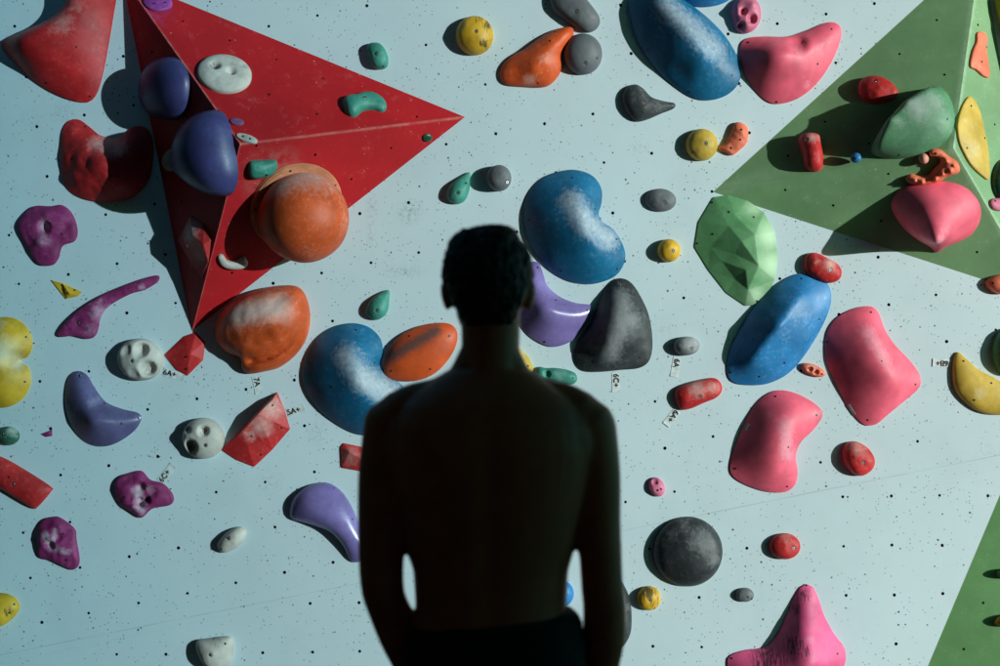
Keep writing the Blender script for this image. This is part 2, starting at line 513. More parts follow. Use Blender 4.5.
    me = bpy.data.meshes.new(name); me.from_pydata(verts, [], faces); me.update()
    at = me.color_attributes.new('wear', 'FLOAT_COLOR', 'POINT')
    full = np.vstack([wear, wear[bset]]).astype(np.float32); at.data.foreach_set('color', full.ravel())
    me.polygons.foreach_set('use_smooth', [not flat] * len(me.polygons))
    o = link(name, me, (mat,), mw=pl.mat(ctr[0], ctr[1]))
    tag(o, label, tagc, group)
    # fasteners
    def surf(c):
        i = np.argsort(np.hypot(*(V - c).T))[:10]; A = np.c_[V[i], np.ones(10)]
        cf, *_ = np.linalg.lstsq(A, zs[i], rcond=None)
        return cf @ np.array([c[0], c[1], 1]), (-cf[0], -cf[1], 1)
    for c in BL:
        zz, nn = surf(c); fastener('bolt', ME_BOLT, o, (c[0], c[1], zz - .0042), (nn[0] * .5, nn[1] * .5, 1))
    for sc in screws:
        c = tl(*sc)
        if not inside(np.array([c]), U)[0]: continue
        zz, nn = surf(c); fastener('screw', ME_SCREW, o, (c[0], c[1], zz + .0002), nn)
    for (x, y, rot, w_, h_) in plates:
        c = tl(x, y); zz, nn = surf(c)
        me_ = bpy.data.meshes.new('maker_plate'); a_, b_ = w_ * S / 2, h_ * S / 2
        bm_ = bmesh.new(); bmesh.ops.create_cube(bm_, size=1, matrix=Matrix.Rotation(R(rot), 4, 'Z') @ Matrix.Diagonal((2 * a_, 2 * b_, .0016, 1)))
        bm_.to_mesh(me_); bm_.free(); me_.materials.append(plain_mat('plate_grey', (.42, .43, .43), .5))
        fastener('maker_plate', me_, o, (c[0], c[1], zz + .0008), nn)
    HOLDS.append(o); return o

def facet(label, bnd, inner, mat, face='wall', bolts=(), screws=(), chalk=(), sec=(), base=.004, group=None, bev=.003):
    """angular hold: outline + inner points with heights (m), flat faces"""
    pl = FACES[face]
    U = [pl.hit(x, y, base) for x, y in bnd]; ctr = sum(U, Vector((0, 0))) / len(U)
    pts = [u - ctr for u in U] + [pl.hit(x, y, h) - ctr for x, y, h in inner]
    hs = [base] * len(bnd) + [h for _, _, h in inner]
    nb = len(bnd)
    vo, eo, fo, ov, _, _ = delaunay_2d_cdt(pts, [(i, (i + 1) % nb) for i in range(nb)], [], 1, 1e-7)
    bm = bmesh.new(); vs = [bm.verts.new((v.x, v.y, hs[ov[i][0]])) for i, v in enumerate(vo)]
    for f in fo:
        fc = bm.faces.new([vs[i] for i in f]); fc.normal_update()
        if fc.normal.z < 0: fc.normal_flip()
    be = [e for e in bm.edges if len(e.link_faces) == 1]
    low = {}
    for e in be:
        for v in e.verts:
            if v not in low: low[v] = bm.verts.new((v.co.x, v.co.y, -.0012))
    for e in be:
        a, b = e.verts; bm.faces.new((b, a, low[a], low[b]))
    bmesh.ops.recalc_face_normals(bm, faces=bm.faces[:])
    tf = [f for f in bm.faces if f.normal.z > .2]
    if tf and sum(f.normal.z for f in tf) < 0: bmesh.ops.reverse_faces(bm, faces=bm.faces[:])
    edges = [e for e in bm.edges if len(e.link_faces) == 2 and e.calc_face_angle(0) > .08]
    bmesh.ops.bevel(bm, geom=edges, offset=bev, segments=2, affect='EDGES', profile=.5)
    top = [f for f in bm.faces if f.normal.z > .1]
    bmesh.ops.subdivide_edges(bm, edges=[e for e in bm.edges if e.calc_length() > .03], cuts=3, use_grid_fill=True)
    bmesh.ops.triangulate(bm, faces=bm.faces[:])
    me = bpy.data.meshes.new('climbing_hold'); bm.to_mesh(me)
    co = np.array([tuple(v.co[:2]) for v in bm.verts]); n = len(co)
    wear = np.zeros((n, 4)); wear[:, 3] = 1
    for ch, lst in ((0, chalk), (2, sec)):
        for (x, y, rr, a) in lst:
            c = np.array(tuple(pl.hit(x, y, .03) - ctr)); wear[:, ch] = np.maximum(wear[:, ch], a * np.exp(-(np.hypot(*(co - c).T) / (rr * S)) ** 2))
    at = me.color_attributes.new('wear', 'FLOAT_COLOR', 'POINT'); at.data.foreach_set('color', wear.astype(np.float32).ravel())
    from mathutils.bvhtree import BVHTree
    tree = BVHTree.FromBMesh(bm); bm.free()
    o = link('climbing_hold', me, (mat,), mw=pl.mat(ctr.x, ctr.y)); tag(o, label, 'climbing hold', group)
    for lst, kd, mm in ((bolts, 'bolt', ME_BOLT), (screws, 'screw', ME_SCREW)):
        for (x, y) in lst:
            c = pl.hit(x, y, .03) - ctr
            hit = tree.ray_cast(Vector((c.x, c.y, 1)), Vector((0, 0, -1)))
            if hit[0]: fastener(kd, mm, o, hit[0] + hit[1] * (-.0015 if kd == 'bolt' else .0003), hit[1])
    HOLDS.append(o); return o

RED = hold_mat('red_hold', (196, 38, 40), .55, (222, 180, 172), dust=.3)
REDV = hold_mat('red_fibreglass', (196, 34, 38), .5, (220, 170, 165), grain=.15, dust=.2)
MAG = hold_mat('magenta_hold', (140, 40, 100), .6, (205, 180, 195))
PUR = hold_mat('purple_gloss', (98, 92, 134), .3, (170, 165, 200), grain=.05, dust=.12)
PURL = hold_mat('lilac_gloss', (126, 110, 170), .26, (185, 175, 215), grain=.04, dust=.1)
YEL = hold_mat('yellow_hold', (214, 165, 38), .5, (214, 205, 180))
YELP = hold_mat('pale_yellow_hold', (206, 170, 66), .5, (220, 205, 165), dust=.35)
WHT = hold_mat('chalky_white_hold', (196, 188, 180), .6, (222, 214, 206), dust=.4)
GRY = hold_mat('grey_hold', (104, 107, 112), .55, (165, 165, 168))
DGR = hold_mat('dark_grey_hold', (58, 62, 64), .5, (150, 152, 155), dust=.4)
BLK = hold_mat('black_hold', (48, 51, 54), .45, (140, 142, 144), dust=.45)
TEAL = hold_mat('teal_hold', (62, 140, 124), .5, (150, 190, 180))
ORA = hold_mat('orange_hold', (214, 84, 32), .5, (212, 188, 180), dust=.35)
ORD = hold_mat('orange_soiled_hold', (208, 80, 30), .5, (88, 66, 62), dust=.2)
COR = hold_mat('coral_hold', (246, 124, 92), .55, (240, 190, 175))
BLU = hold_mat('blue_hold', (16, 104, 146), .42, (206, 208, 212), grain=.15, dust=.2)
BLU2 = hold_mat('light_blue_hold', (38, 122, 182), .45, (160, 180, 200), grain=.15, dust=.55)
PNK = hold_mat('pink_hold', (236, 96, 120), .5, (226, 170, 185), grain=.12, dust=.12)
PNK2 = hold_mat('rose_hold', (208, 110, 140), .5, (226, 180, 190))
PNK3 = hold_mat('bright_pink_hold', (228, 90, 140), .5, (226, 175, 190), grain=.12, dust=.1)
GRN = hold_mat('green_faceted_hold', (92, 146, 98), .5, (175, 205, 170), second=(176, 206, 170), dust=.3)
GRN2 = hold_mat('sage_hold', (86, 136, 100), .5, (165, 175, 172), dust=.5)
DGN = hold_mat('dark_green_hold', (30, 72, 50), .3, (150, 180, 165))
IND = hold_mat('indigo_hold', (68, 66, 118), .42, (170, 165, 200), grain=.05, dust=.15)

g_white = 'white pocketed round holds'; g_mag = 'magenta knobbly holds'; g_yb = 'yellow ball holds'; g_pink = 'large smooth pink holds'
g_kid = 'large blue kidney holds'; g_teal = 'small teal holds'; g_red = 'small red holds'; g_grey = 'small grey holds'; g_pur = 'glossy purple crescent holds'
g_or = 'orange holds'; g_cor = 'small coral holds'

# --- left part of the wall
hold('large red sail-shaped hold in the top left corner of the wall', [(0, 43), (12, 60), (36, 83), (62, 97), (84, 102), (93, 97), (99, 84), (106, 52), (114, 5), (122, -45), (98, -70), (76, -35), (64, 2), (45, 20), (20, 31)],
     .17, REDV, p=.62, src=[(18, 42, 85, -30, 16, 10)], chalk=[(62, 22, 14, .5), (75, 5, 12, .4)], screws=[(5, 44), (41, 80), (75, 46), (84, 93)], noise_a=.003, name='climbing_hold', k=.15)
hold('large red hold with a dark shaded saddle, below the red sail-shaped hold', [(59, 150), (61, 130), (68, 120), (78, 119), (88, 126), (100, 135), (118, 137), (132, 126), (146, 128), (152, 145), (149, 175), (135, 194), (117, 201), (88, 200), (68, 190), (60, 172)],
     .15, RED, p=.5, src=[(110, 170, 20, 3)], chalk=[(95, 142, 118, 148, 10, .7)], screws=[(80, 124)], noise_a=.012, k=.2)
hold('plum magenta five-cornered hold with a chalky central pocket, left edge of the wall', [(17, 226), (24, 214), (34, 206), (50, 206), (62, 205), (72, 214), (77, 230), (74, 241), (62, 246), (58, 258), (52, 265), (40, 265), (33, 258), (25, 243)],
     .042, MAG, p=.42, dents=[(45, 227, 5, .03)], chalk=[(45, 226, 6, 1), (44, 240, 8, .45)], screws=[(62, 234)], bumps=[(40, 245, 8, .01)], noise_a=.012, group=g_mag)
facet('tiny yellow triangular hold under the plum magenta pocket hold', [(51, 280), (62, 283), (82, 292), (78, 296), (66, 299)], [(66, 289, .02), (70, 294, .018)], YEL, screws=[(60, 285), (66, 293), (73, 290)], bev=.001)
hold('long magenta crescent hold tapering up to the right', [(57, 333), (66, 322), (80, 309), (100, 296), (128, 284), (152, 276), (159, 276), (157, 282), (144, 290), (130, 294), (110, 305), (101, 316), (96, 334), (88, 339), (74, 336), (60, 337)],
       .04, MAG, p=.33, src=[(70, 328, 145, 283, 6, 4)], chalk=[(100, 312, 12, .5), (90, 330, 8, .4), (142, 287, 4, .6)], bolts=[(78, 323)], noise_a=.008)
hold('yellow heart-shaped hold cut off by the left edge of the photo', [(-34, 352), (-24, 328), (-6, 318), (12, 318), (25, 327), (31, 343), (27, 356), (18, 361), (27, 368), (29, 384), (20, 400), (2, 408), (-18, 402), (-32, 380)],
     .1, YEL, p=.5, src=[(0, 340, 14, 2), (0, 385, 14, 2)], dents=[(14, 361, 8, .03)], chalk=[(2, 352, 16, .9), (15, 365, 8, .8), (-5, 325, 10, .5)], screws=[(23, 337), (22, 382)])
hold('white round hold with deep finger pockets, beside the small red wedge', ell(140, 359.5, 23, 21, 15), .085, WHT, p=.36, dents=[(141, 350, 6, .035), (148, 369, 6.5, .04), (126, 350, 5, .012), (134, 375, 5, .01)], bolts=[(133, 361)], screws=[(154, 362)], chalk=[(140, 360, 20, .3)], rub_dark=[(146, 369, 4, .4)], group=g_white)
facet('small red wedge hold under the tip of the red pyramid', [(164, 355), (184, 336), (196, 332), (205, 342), (203, 360), (187, 376), (176, 370)], [(190, 354, .034)], RED, screws=[(186, 357), (185, 369)], group=g_red)
hold('glossy slate purple crescent hold on the left of the wall', [(64, 388), (68, 376), (77, 371), (86, 376), (93, 388), (104, 402), (120, 409), (136, 413), (140, 419), (133, 431), (116, 443), (100, 447), (84, 442), (71, 428), (64, 408)],
     .12, PUR, p=.5, src=[(78, 380, 96, 420, 8, 5), (96, 420, 132, 420, 8, 5)], chalk=[(92, 402, 7, .45)], bolts=[(76, 376)], screws=[(135, 419), (101, 404), (120, 424)], noise_a=0, group=g_pur)
hold('white skull-like round hold with dark pockets left of the red diamond hold', ell(203, 438.5, 21, 20.5, 20), .085, WHT, p=.36, dents=[(190, 447, 6, .04), (204, 431, 4.2, .03), (187, 430, 3, .018)], bolts=[(206, 445)], rub_dark=[(190, 447, 6, .7), (204, 431, 4, .7)], group=g_white)  # pocket dents are coloured black too
hold('small dark green and white swirled hold at the left edge', ell(8, 436, 11, 9.5), .04, hold_mat('swirl_hold', (52, 98, 76), .45, (200, 205, 200), dust=1.0), chalk=[(12, 430, 6, .7)], bolts=[(3, 434)])
facet('tiny magenta chip hold left of the purple crescent', [(41, 434), (52, 430), (52, 436), (46, 437)], [(48, 433, .01)], MAG, bev=.001)
hold('red wedge-shaped hold entering from the left edge', [(-30, 448), (0, 457), (24, 470), (50, 487), (50, 492), (36, 508), (30, 507), (0, 489), (-30, 478)], .055, RED, p=.35, src=[(-20, 465, 40, 492, 8, 5)], bolts=[(14, 484)], screws=[(10, 477)], rub_dark=[(20, 478, 10, .3)], noise_a=.003)
hold('magenta lumpy hold with a chalky centre above the plain magenta hold', [(114, 487), (119, 477), (130, 473), (141, 471), (150, 480), (163, 484), (173, 496), (170, 505), (152, 509), (141, 518), (131, 512), (119, 503)],
     .042, MAG, p=.42, dents=[(140, 502, 4, .03), (147, 500, 3, .03), (141, 486, 4, .014), (152, 492, 5, .01)], chalk=[(138, 490, 141, 508, 6, .9), (150, 490, 5, .5)], screws=[(125, 497)], noise_a=.014, group=g_mag)
hold('magenta rectangular lumpy hold with a branching chalky groove, lowest of the magenta ones', [(37, 530), (43, 520), (52, 517), (60, 518), (74, 529), (76, 540), (79, 562), (73, 570), (64, 567), (52, 561), (39, 557), (37, 543)],
     .042, MAG, p=.42, dents=[(50, 545, 4, .025), (58, 538, 3, .012), (45, 540, 3, .01)], chalk=[(46, 535, 52, 548, 4, .9), (52, 548, 68, 552, 4, .6), (56, 530, 52, 548, 3, .6)], screws=[(63, 534), (66, 560)], noise_a=.014, group=g_mag)
hold('small off-white oval hold lying slantwise in the lower left', [(217, 546), (222, 537), (230, 530), (240, 527), (246, 532), (243, 541), (235, 549), (223, 553)], .055, WHT, bolts=[(228.5, 538)], screws=[(221, 549)], group='small off-white holds')
hold('yellow hold at the bottom of the left edge', [(-25, 600), (-8, 594), (8, 595), (18, 604), (16, 614), (4, 625), (-14, 630), (-28, 620)], .06, YEL, bolts=[], screws=[(13, 605), (9, 613)], rub_dark=[(9, 612, 5, .7)])
hold('off-white triangular hold at the bottom edge of the photo', [(196, 642), (208, 639), (226, 637), (232, 640), (233, 652), (230, 664), (220, 672), (208, 670), (198, 656)], .075, WHT, p=.42, bolts=[(211, 654)], screws=[(225, 644)], group='small off-white holds', rub_dark=[(215, 641, 8, .4)])
facet('red diamond-shaped angular hold with chalked ridge', [(221, 450), (248, 421), (277, 392), (284, 408), (290, 429), (272, 450), (254, 467), (236, 460)],
      [(243, 430, .05), (258, 414, .07), (273, 399, .05)], RED, bolts=[(252, 436)], screws=[(273, 405), (281, 428), (260, 455)], chalk=[(272, 408, 12, .85), (262, 425, 12, .8), (250, 434, 8, .6)], group='angular red holds')
hold('large orange boulder-like hold with a chalked upper half, below the red pyramid', [(214, 338), (217, 318), (230, 303), (255, 290), (280, 285), (299, 288), (308, 308), (307, 332), (297, 352), (279, 367), (262, 372), (247, 374), (240, 368), (239, 358), (225, 352)],
     .15, ORA, keepH=True, p=.46, src=[(240, 320, 290, 315, 14, 3)], dents=[(262, 355, 18, .01)] + [(244 + 3.2 * i_, 361 - .09 * i_ * i_, 3.4, .016) for i_ in range(16)], chalk=[(238, 314, 278, 306, 14, 1)], screws=[(246, 370), (303, 308), (264, 292), (299, 341)], noise_a=.012, group=g_or)
facet('small red angular hold half hidden by the man\'s left shoulder', [(340, 447), (343, 443), (372, 449), (376, 474), (341, 468)], [(350, 452, .03), (366, 462, .03)], RED, chalk=[(350, 456, 12, .5)], group='angular red holds')
hold('glossy lilac purple scoop hold beside the man\'s left arm', [(289, 510), (294, 497), (308, 486), (326, 483), (340, 491), (350, 505), (359, 525), (368, 550), (360, 562), (350, 561), (342, 546), (330, 533), (314, 526), (300, 522), (291, 519)],
     .085, PURL, p=.5, src=[(308, 503, 348, 540, 12, 4)], screws=[(292, 515), (333, 489), (337, 487), (352, 520)], noise_a=0, group=g_pur)

# --- on the red pyramid
hold('white oval hold with one dark pocket high on the red pyramid', ell(224.5, 73.5, 27.5, 18.5, 8), .04, WHT, face='ru', p=.34, dents=[(215, 66, 4, .025), (231, 72, 3.4, .02), (243, 65, 3, .006)], rub_dark=[(215, 66, 4.5, 1), (231, 73, 3, .7)], chalk=[(224, 78, 18, .5)], group=g_white)  # black colour laid over both pocket dents
hold('teal curved jug hold on the upper face of the red pyramid', [(343, 101), (347, 96), (356, 95), (364, 92), (375, 93), (384, 99), (387, 106), (383, 110), (374, 108), (364, 109), (355, 115), (347, 112)], .055, TEAL, face='ru', p=.42, bolts=[(364, 98)], src=[(350, 103, 8, 3)], group=g_teal)
hold('teal block hold with one cut corner under the white slotted hold, red pyramid', [(249, 166), (252, 162), (264, 161), (276, 161), (277, 166), (273, 173), (263, 177), (252, 178), (248, 173)], .05, TEAL, face='rl', p=.35, chalk=[(262, 168, 8, .3)], screws=[(266, 174)], group=g_teal)
hold('tiny dark green button hold near the right tip of the red pyramid', ell(427.5, 137.5, 4.6, 4), .014, DGN, face='rl', res=12)
hold('thin violet disc hold beside the ridge of the red pyramid', ell(237, 122, 7, 3.2, 8), .012, hold_mat('violet_disc', (110, 70, 110), .5), face='ru', res=12)
hold('thin white slotted hold on the ridge top of the red pyramid', ell(247, 138.5, 11, 3.6, 18), .012, WHT, face='ru', res=14, screws=[(243, 136.5), (250, 139.5)])
hold('worn pink and magenta hold at the very top of the red pyramid', [(143, 1), (150, -6), (165, -8), (172, 2), (170, 8), (158, 11), (148, 8)], .02, hold_mat('mauve_hold', (150, 60, 150), .5, (200, 150, 180), dust=.9), face='ru', screws=[(154, 4), (165, 3)])
def ball_hold(label, px, py, r, c, face, mat, group):
    pl = FACES[face]; q = pl.hit(px, py, c)
    bm = bmesh.new(); bmesh.ops.create_uvsphere(bm, u_segments=64, v_segments=40, radius=r, matrix=Matrix.Translation((0, 0, c)))
    bmesh.ops.bisect_plane(bm, geom=bm.verts[:] + bm.edges[:] + bm.faces[:], plane_co=(0, 0, .004), plane_no=(0, 0, -1), clear_outer=True)
    for v in bm.verts: v.co += (v.co - Vector((0, 0, c))).normalized() * noise.noise(v.co * 9) * .0025
    me = bpy.data.meshes.new('climbing_hold'); bm.to_mesh(me); bm.free()
    me.polygons.foreach_set('use_smooth', [True] * len(me.polygons))
    at = me.color_attributes.new('wear', 'FLOAT_COLOR', 'POINT')
    o = link('climbing_hold', me, (mat,), mw=pl.mat(q.x, q.y)); tag(o, label, 'climbing hold', group)
    up = Vector((pl.ex.z, pl.ey.z, pl.n.z)); ctr = Vector((0, 0, c)); w = []
    for v in me.vertices:
        d = (v.co - ctr).normalized(); a = max(0, d.dot(up) - .15) * .75 + max(0, noise.noise(v.co * 7)) * .5
        w += [min(.8, a), 0, 0, 1]
    at.data.foreach_set('color', w)
    bm = bmesh.new(); bmesh.ops.create_cone(bm, cap_ends=True, segments=64, radius1=r * 1.09, radius2=r * 1.04, depth=.022, matrix=Matrix.Translation((0, 0, .010)))
    bmesh.ops.bevel(bm, geom=[e for e in bm.edges if e.calc_face_angle(0) > .6], offset=.004, segments=2, affect='EDGES')
    m2 = bpy.data.meshes.new('base_disc'); bm.to_mesh(m2); bm.free()
    link('base_disc', m2, (hold_mat('chalky_orange', (206, 128, 92), .6, (215, 190, 180), dust=.9),), parent=o)
    for a in range(5):
        t = a * 2 * math.pi / 5 + .4; fastener('screw', ME_SCREW, o, (r * .99 * math.cos(t), r * .99 * math.sin(t), .0225), (0, 0, 1))
ball_hold('large orange ball hold on a pale round base on the red pyramid', 304, 218, .174, .098, 'rl', ORA, g_or)
hold('pale white claw-shaped hold in the shadow of the orange ball', [(218, 257), (223, 255), (228, 261), (237, 261), (244, 257), (248, 263), (243, 268), (230, 269), (221, 265)], .03, WHT, face='rl', p=.4, res=16)
hold('upper glossy indigo hold on the shaded face of the red pyramid', [(140, 96), (141, 78), (148, 64), (162, 57), (175, 60), (184, 75), (186, 95), (183, 112), (172, 120), (155, 118), (145, 110)], .095, IND, face='rd', p=.45, screws=[(175, 70), (147, 94)], noise_a=0, group='indigo holds on the shaded pyramid face')
hold('lower longer glossy indigo hold on the shaded face of the red pyramid', [(168, 158), (178, 145), (184, 126), (195, 114), (208, 110), (218, 118), (225, 142), (229, 172), (226, 190), (217, 197), (203, 193), (185, 180), (172, 170)], .14, IND, face='rd', p=.45, screws=[(208, 117), (219, 153), (216, 191), (177, 153)], noise_a=0, group='indigo holds on the shaded pyramid face')
hold('dusky beige hold peeping out beneath the longer indigo hold', ell(172, 160, 9, 12, 20), .04, hold_mat('beige_hold', (150, 140, 120), .6), face='rd')
facet('red and white angular hold low on the shaded face of the red pyramid', [(177, 240), (190, 216), (204, 225), (211, 240), (208, 262), (202, 277), (190, 262)], [(192, 235, .035), (203, 245, .03)], hold_mat('red_white_hold', (200, 50, 50), .5, (215, 195, 190)), face='rd', chalk=[(188, 232, 13, 1), (195, 255, 10, .6)], bolts=[(185, 246)])

# --- top centre
hold('small teal hold with a bolt, to the upper right of the red pyramid', [(367, 48), (370, 43), (379, 43), (385, 49), (388, 58), (387, 66), (381, 69), (373, 67), (369, 58)], .055, TEAL, p=.4, bolts=[(376, 54)], screws=[(383, 66)], group=g_teal)
hold('yellow ball hold with black scuffs near the top of the wall', ell(474.5, 35, 19, 19.5), .08, YEL, p=.42, bolts=[(476, 32)], rub_dark=[(487, 25, 7, .8), (484, 44, 5, .9), (478, 18, 6, .6)], dents=[(485, 22, 3, .004)], group=g_yb)
hold('orange beak-like hold beside the grey ball hold at the top', [(500, 76), (502, 66), (511, 56), (525, 48), (540, 37), (555, 29), (570, 26), (574, 30), (571, 41), (562, 53), (562, 65), (558, 76), (546, 86), (525, 86), (506, 84)],
     .085, ORA, p=.5, src=[(532, 70, 566, 32, 5, 9)], chalk=[(530, 80, 8, .5), (545, 60, 9, .35)], screws=[(555, 31), (538, 82), (550, 41)], noise_a=.004, group=g_or)
hold('grey slanting oval hold cut by the top edge', [(551, -4), (560, -14), (578, -10), (590, 3), (600, 18), (597, 28), (587, 32), (575, 27), (560, 16), (552, 8)], .065, GRY, p=.42, bolts=[(576, 12)], rub_dark=[(580, 15, 8, .3)], group=g_grey)
hold('grey ball hold below the slanting grey oval hold at the top', ell(583, 53.5, 19.5, 20.5), .085, GRY, p=.45, bolts=[(585, 63.5)], screws=[(597, 58)], group=g_grey, noise_a=.001)
hold('large blue elongated hold with a faded crest at the top of the wall', [(630, 12), (630, -8), (642, -22), (662, -20), (685, -2), (708, 16), (727, 36), (739, 58), (741, 78), (731, 92), (713, 99), (694, 97), (674, 84), (655, 66), (639, 42)],
     .135, BLU, keepH=True, p=.85, src=[(655, -8, 705, 58, 8, 9)], dents=[(678, 78, 14, .012)], chalk=[(668, 8, 715, 48, 16, .55), (722, 60, 12, .35)], screws=[(650, 46), (692, 88), (735, 72)], noise_a=.002, k=.2)
hold('blue hold of which only the lower rim shows at the top edge', ell(704, -14, 34, 20), .1, BLU2, p=.5)
hold('small rose hold with knobs and pockets at the top edge', [(731, 12), (735, 2), (744, -4), (754, -2), (760, 6), (761, 18), (756, 28), (746, 33), (736, 29), (734, 20)], .055, PNK2, p=.42, dents=[(743, 12, 3, .02), (752, 19, 4, .03), (741, 25, 2.5, .015)], bumps=[(737, 10, 4, .012), (752, 5, 5, .012), (747, 28, 5, .01)], screws=[(743, 10), (742, 25)], rub_dark=[(748, 18, 3, .6)])
hold('large pink saddle-shaped hold at the upper right beside the blue one', [(741, 46), (748, 37), (765, 35), (788, 35), (808, 29), (828, 21), (840, 23), (843, 34), (836, 55), (822, 78), (805, 94), (786, 102), (770, 101), (756, 88), (744, 67)],
     .15, PNK, p=.58, src=[(775, 55, 14, 5), (835, 30, 770, 58, 8, 3)], dents=[(799, 42, 8, .025)], chalk=[(798, 50, 9, .35), (810, 82, 4, .5)], screws=[(835, 26), (780, 99), (751, 39), (820, 62)], noise_a=.001, group=g_pink)
hold('small charcoal horn-shaped hold pointing right, near the top', [(622, 100), (626, 88), (635, 84), (643, 88), (652, 97), (665, 101), (675, 103), (674, 108), (662, 113), (648, 119), (637, 121), (628, 114)], .055, DGR, p=.5, bolts=[(643.5, 103.5)], chalk=[(640, 95, 12, .25), (660, 105, 10, .3)], noise_a=.004)
hold('glossy yellow ball hold beside the small coral hold', ell(702, 144.5, 16, 16), .07, YELP, p=.42, bolts=[(705, 143.5)], screws=[(693, 152)], group=g_yb)
hold('small coral hold with three dots beside the glossy yellow ball', [(719, 148), (726, 143), (731, 133), (735, 123), (742, 123), (748, 129), (747, 142), (741, 149), (733, 155), (727, 153)], .04, COR, p=.35, screws=[(741, 130), (740, 140), (731, 148)], noise_a=.008, group=g_cor)
hold('small grey round hold casting a long shadow, above the man\'s head', ell(499, 177.5, 12.5, 13), .085, GRY, p=.28, bolts=[(507, 182)], group=g_grey, k=.5)
hold('teal teardrop hold level with the top of the man\'s head', [(469.5, 172), (470, 181), (469, 191), (465, 200), (457, 204), (449, 201), (446, 194), (450, 185), (460, 177)], .055, TEAL, p=.45, src=[(458, 193, 8, 3)], bolts=[(458, 193)], screws=[(466, 183)], group=g_teal)
hold('teal teardrop hold below the orange ball, left of the man\'s head', [(388.5, 290), (389, 299), (388, 309), (384, 316), (376, 320), (368, 317), (365, 311), (369, 302), (378, 294)], .055, TEAL, p=.45, src=[(377, 310, 8, 3)], bolts=[(377, 310.5)], group=g_teal)

# --- centre
KID = [(524, 212), (528, 194), (540, 179), (558, 171), (576, 169), (593, 175), (602, 188), (602, 203), (599, 213), (603, 221), (614, 229), (623, 243), (626, 258), (619, 273), (605, 281), (588, 284), (567, 280), (548, 268), (534, 250), (526, 232)]
hold('large blue kidney-shaped hold with a chalky hollow, right of the man\'s head', KID, .135, BLU, keepH=True, p=.92, src=[(578, 192, 584, 225, 9, 3), (584, 225, 600, 255, 9, 3)], dents=[(598, 219, 8, .012)], chalk=[(572, 202, 588, 226, 15, .6), (588, 222, 610, 238, 12, .72), (585, 215, 8, .8)],
     screws=[(573, 176), (596, 208), (529, 218), (562, 270), (619, 268), (618, 238)], noise_a=.0015, group=g_kid, k=.25)
hold('large blue kidney-shaped hold with a chalky hollow, left of the man\'s shoulder', [(302, 384), (303, 362), (313, 341), (330, 328), (350, 323), (368, 327), (380, 339), (382, 354), (379, 364), (385, 374), (400, 384), (413, 398), (414, 416), (402, 430), (378, 436), (354, 434), (332, 422), (314, 406)],
     .135, BLU, keepH=True, p=.92, src=[(353, 347, 359, 380, 9, 3), (359, 380, 378, 410, 9, 3)], dents=[(376, 371, 8, .012)], chalk=[(347, 357, 363, 381, 15, .6), (363, 378, 388, 392, 14, .8), (360, 370, 8, .8)], screws=[(354, 330), (373, 363), (305, 363), (331, 387), (322, 412)], noise_a=.0015, group=g_kid, k=.25)
hold('glossy lilac crescent hold touching the right side of the man\'s head', [(520, 272), (528, 263), (538, 262), (543, 272), (548, 286), (561, 297), (577, 303), (591, 305), (593, 312), (585, 327), (572, 341), (554, 347), (538, 342), (524, 330), (516, 310), (515, 290)],
     .12, PURL, p=.5, src=[(533, 272, 545, 310, 8, 5), (545, 310, 582, 312, 8, 5)], screws=[(538, 267), (588, 310), (556, 300), (545, 342)], noise_a=0, group=g_pur)
hold('large charcoal boulder hold with a grey dusted face, right of the man\'s neck', [(574, 352), (580, 338), (591, 322), (600, 300), (609, 284), (620, 278), (632, 283), (643, 300), (650, 318), (653, 342), (650, 360), (640, 368), (622, 370), (600, 372), (584, 371), (576, 364)],
     .15, BLK, p=.5, src=[(620, 300, 608, 352, 12, 4)], chalk=[(620, 300, 610, 352, 12, .9), (632, 320, 10, .7)], bolts=[(621, 284)], screws=[(641, 358), (615, 367), (595, 362), (642, 310)], noise_a=.006, k=.2)
hold('orange lens-shaped hold with a sooty band touching the man\'s left shoulder', [(383, 370), (386, 353), (397, 338), (414, 328), (434, 323), (450, 324), (457, 332), (456, 345), (448, 360), (434, 374), (416, 381), (398, 381), (386, 378)],
     .07, ORD, p=.5, src=[(395, 362, 440, 335, 8, 2)], chalk=[(392, 356, 436, 331, 7, 1.1)], screws=[(449, 336), (391, 371), (430, 369), (409, 336)], noise_a=.001, group=g_or)
hold('small yellow hold peeping from behind the man\'s neck', [(512, 346), (522, 350), (530, 360), (533, 371), (522, 374), (510, 368)], .05, YELP, chalk=[(520, 352, 8, .6)], screws=[(528, 366)])
hold('small teal double-lobed hold just above the man\'s right shoulder', [(535, 373), (539, 367), (546, 368), (556, 368), (568, 370), (576, 374), (577, 381), (570, 385), (557, 383), (545, 379), (536, 380)], .045, TEAL, p=.45, dents=[(547, 374, 3, .015)], chalk=[(560, 375, 8, .5)], screws=[(573, 378)], group=g_teal)
hold('dark grey oval hold between the blue kidney hold and the green pyramid tip', ell(661, 200, 15.5, 11.5, 5), .045, GRY, p=.5, bolts=[(664, 202.5)], group=g_grey)
hold('small golden yellow ball hold below the dark grey oval', ell(669, 250.5, 11.5, 11.5), .06, YEL, p=.36, bolts=[(672, 251)], screws=[(670, 261)], group=g_yb)
hold('small chalky grey hold with the 6A label beneath it', ell(687, 346, 13, 9.5, -5), .06, hold_mat('chalky_grey', (140, 143, 146), .6, (200, 200, 200), dust=.8), p=.32, bolts=[(691, 348.5)], chalk=[(690, 342, 10, .5)], group=g_grey, k=.4)
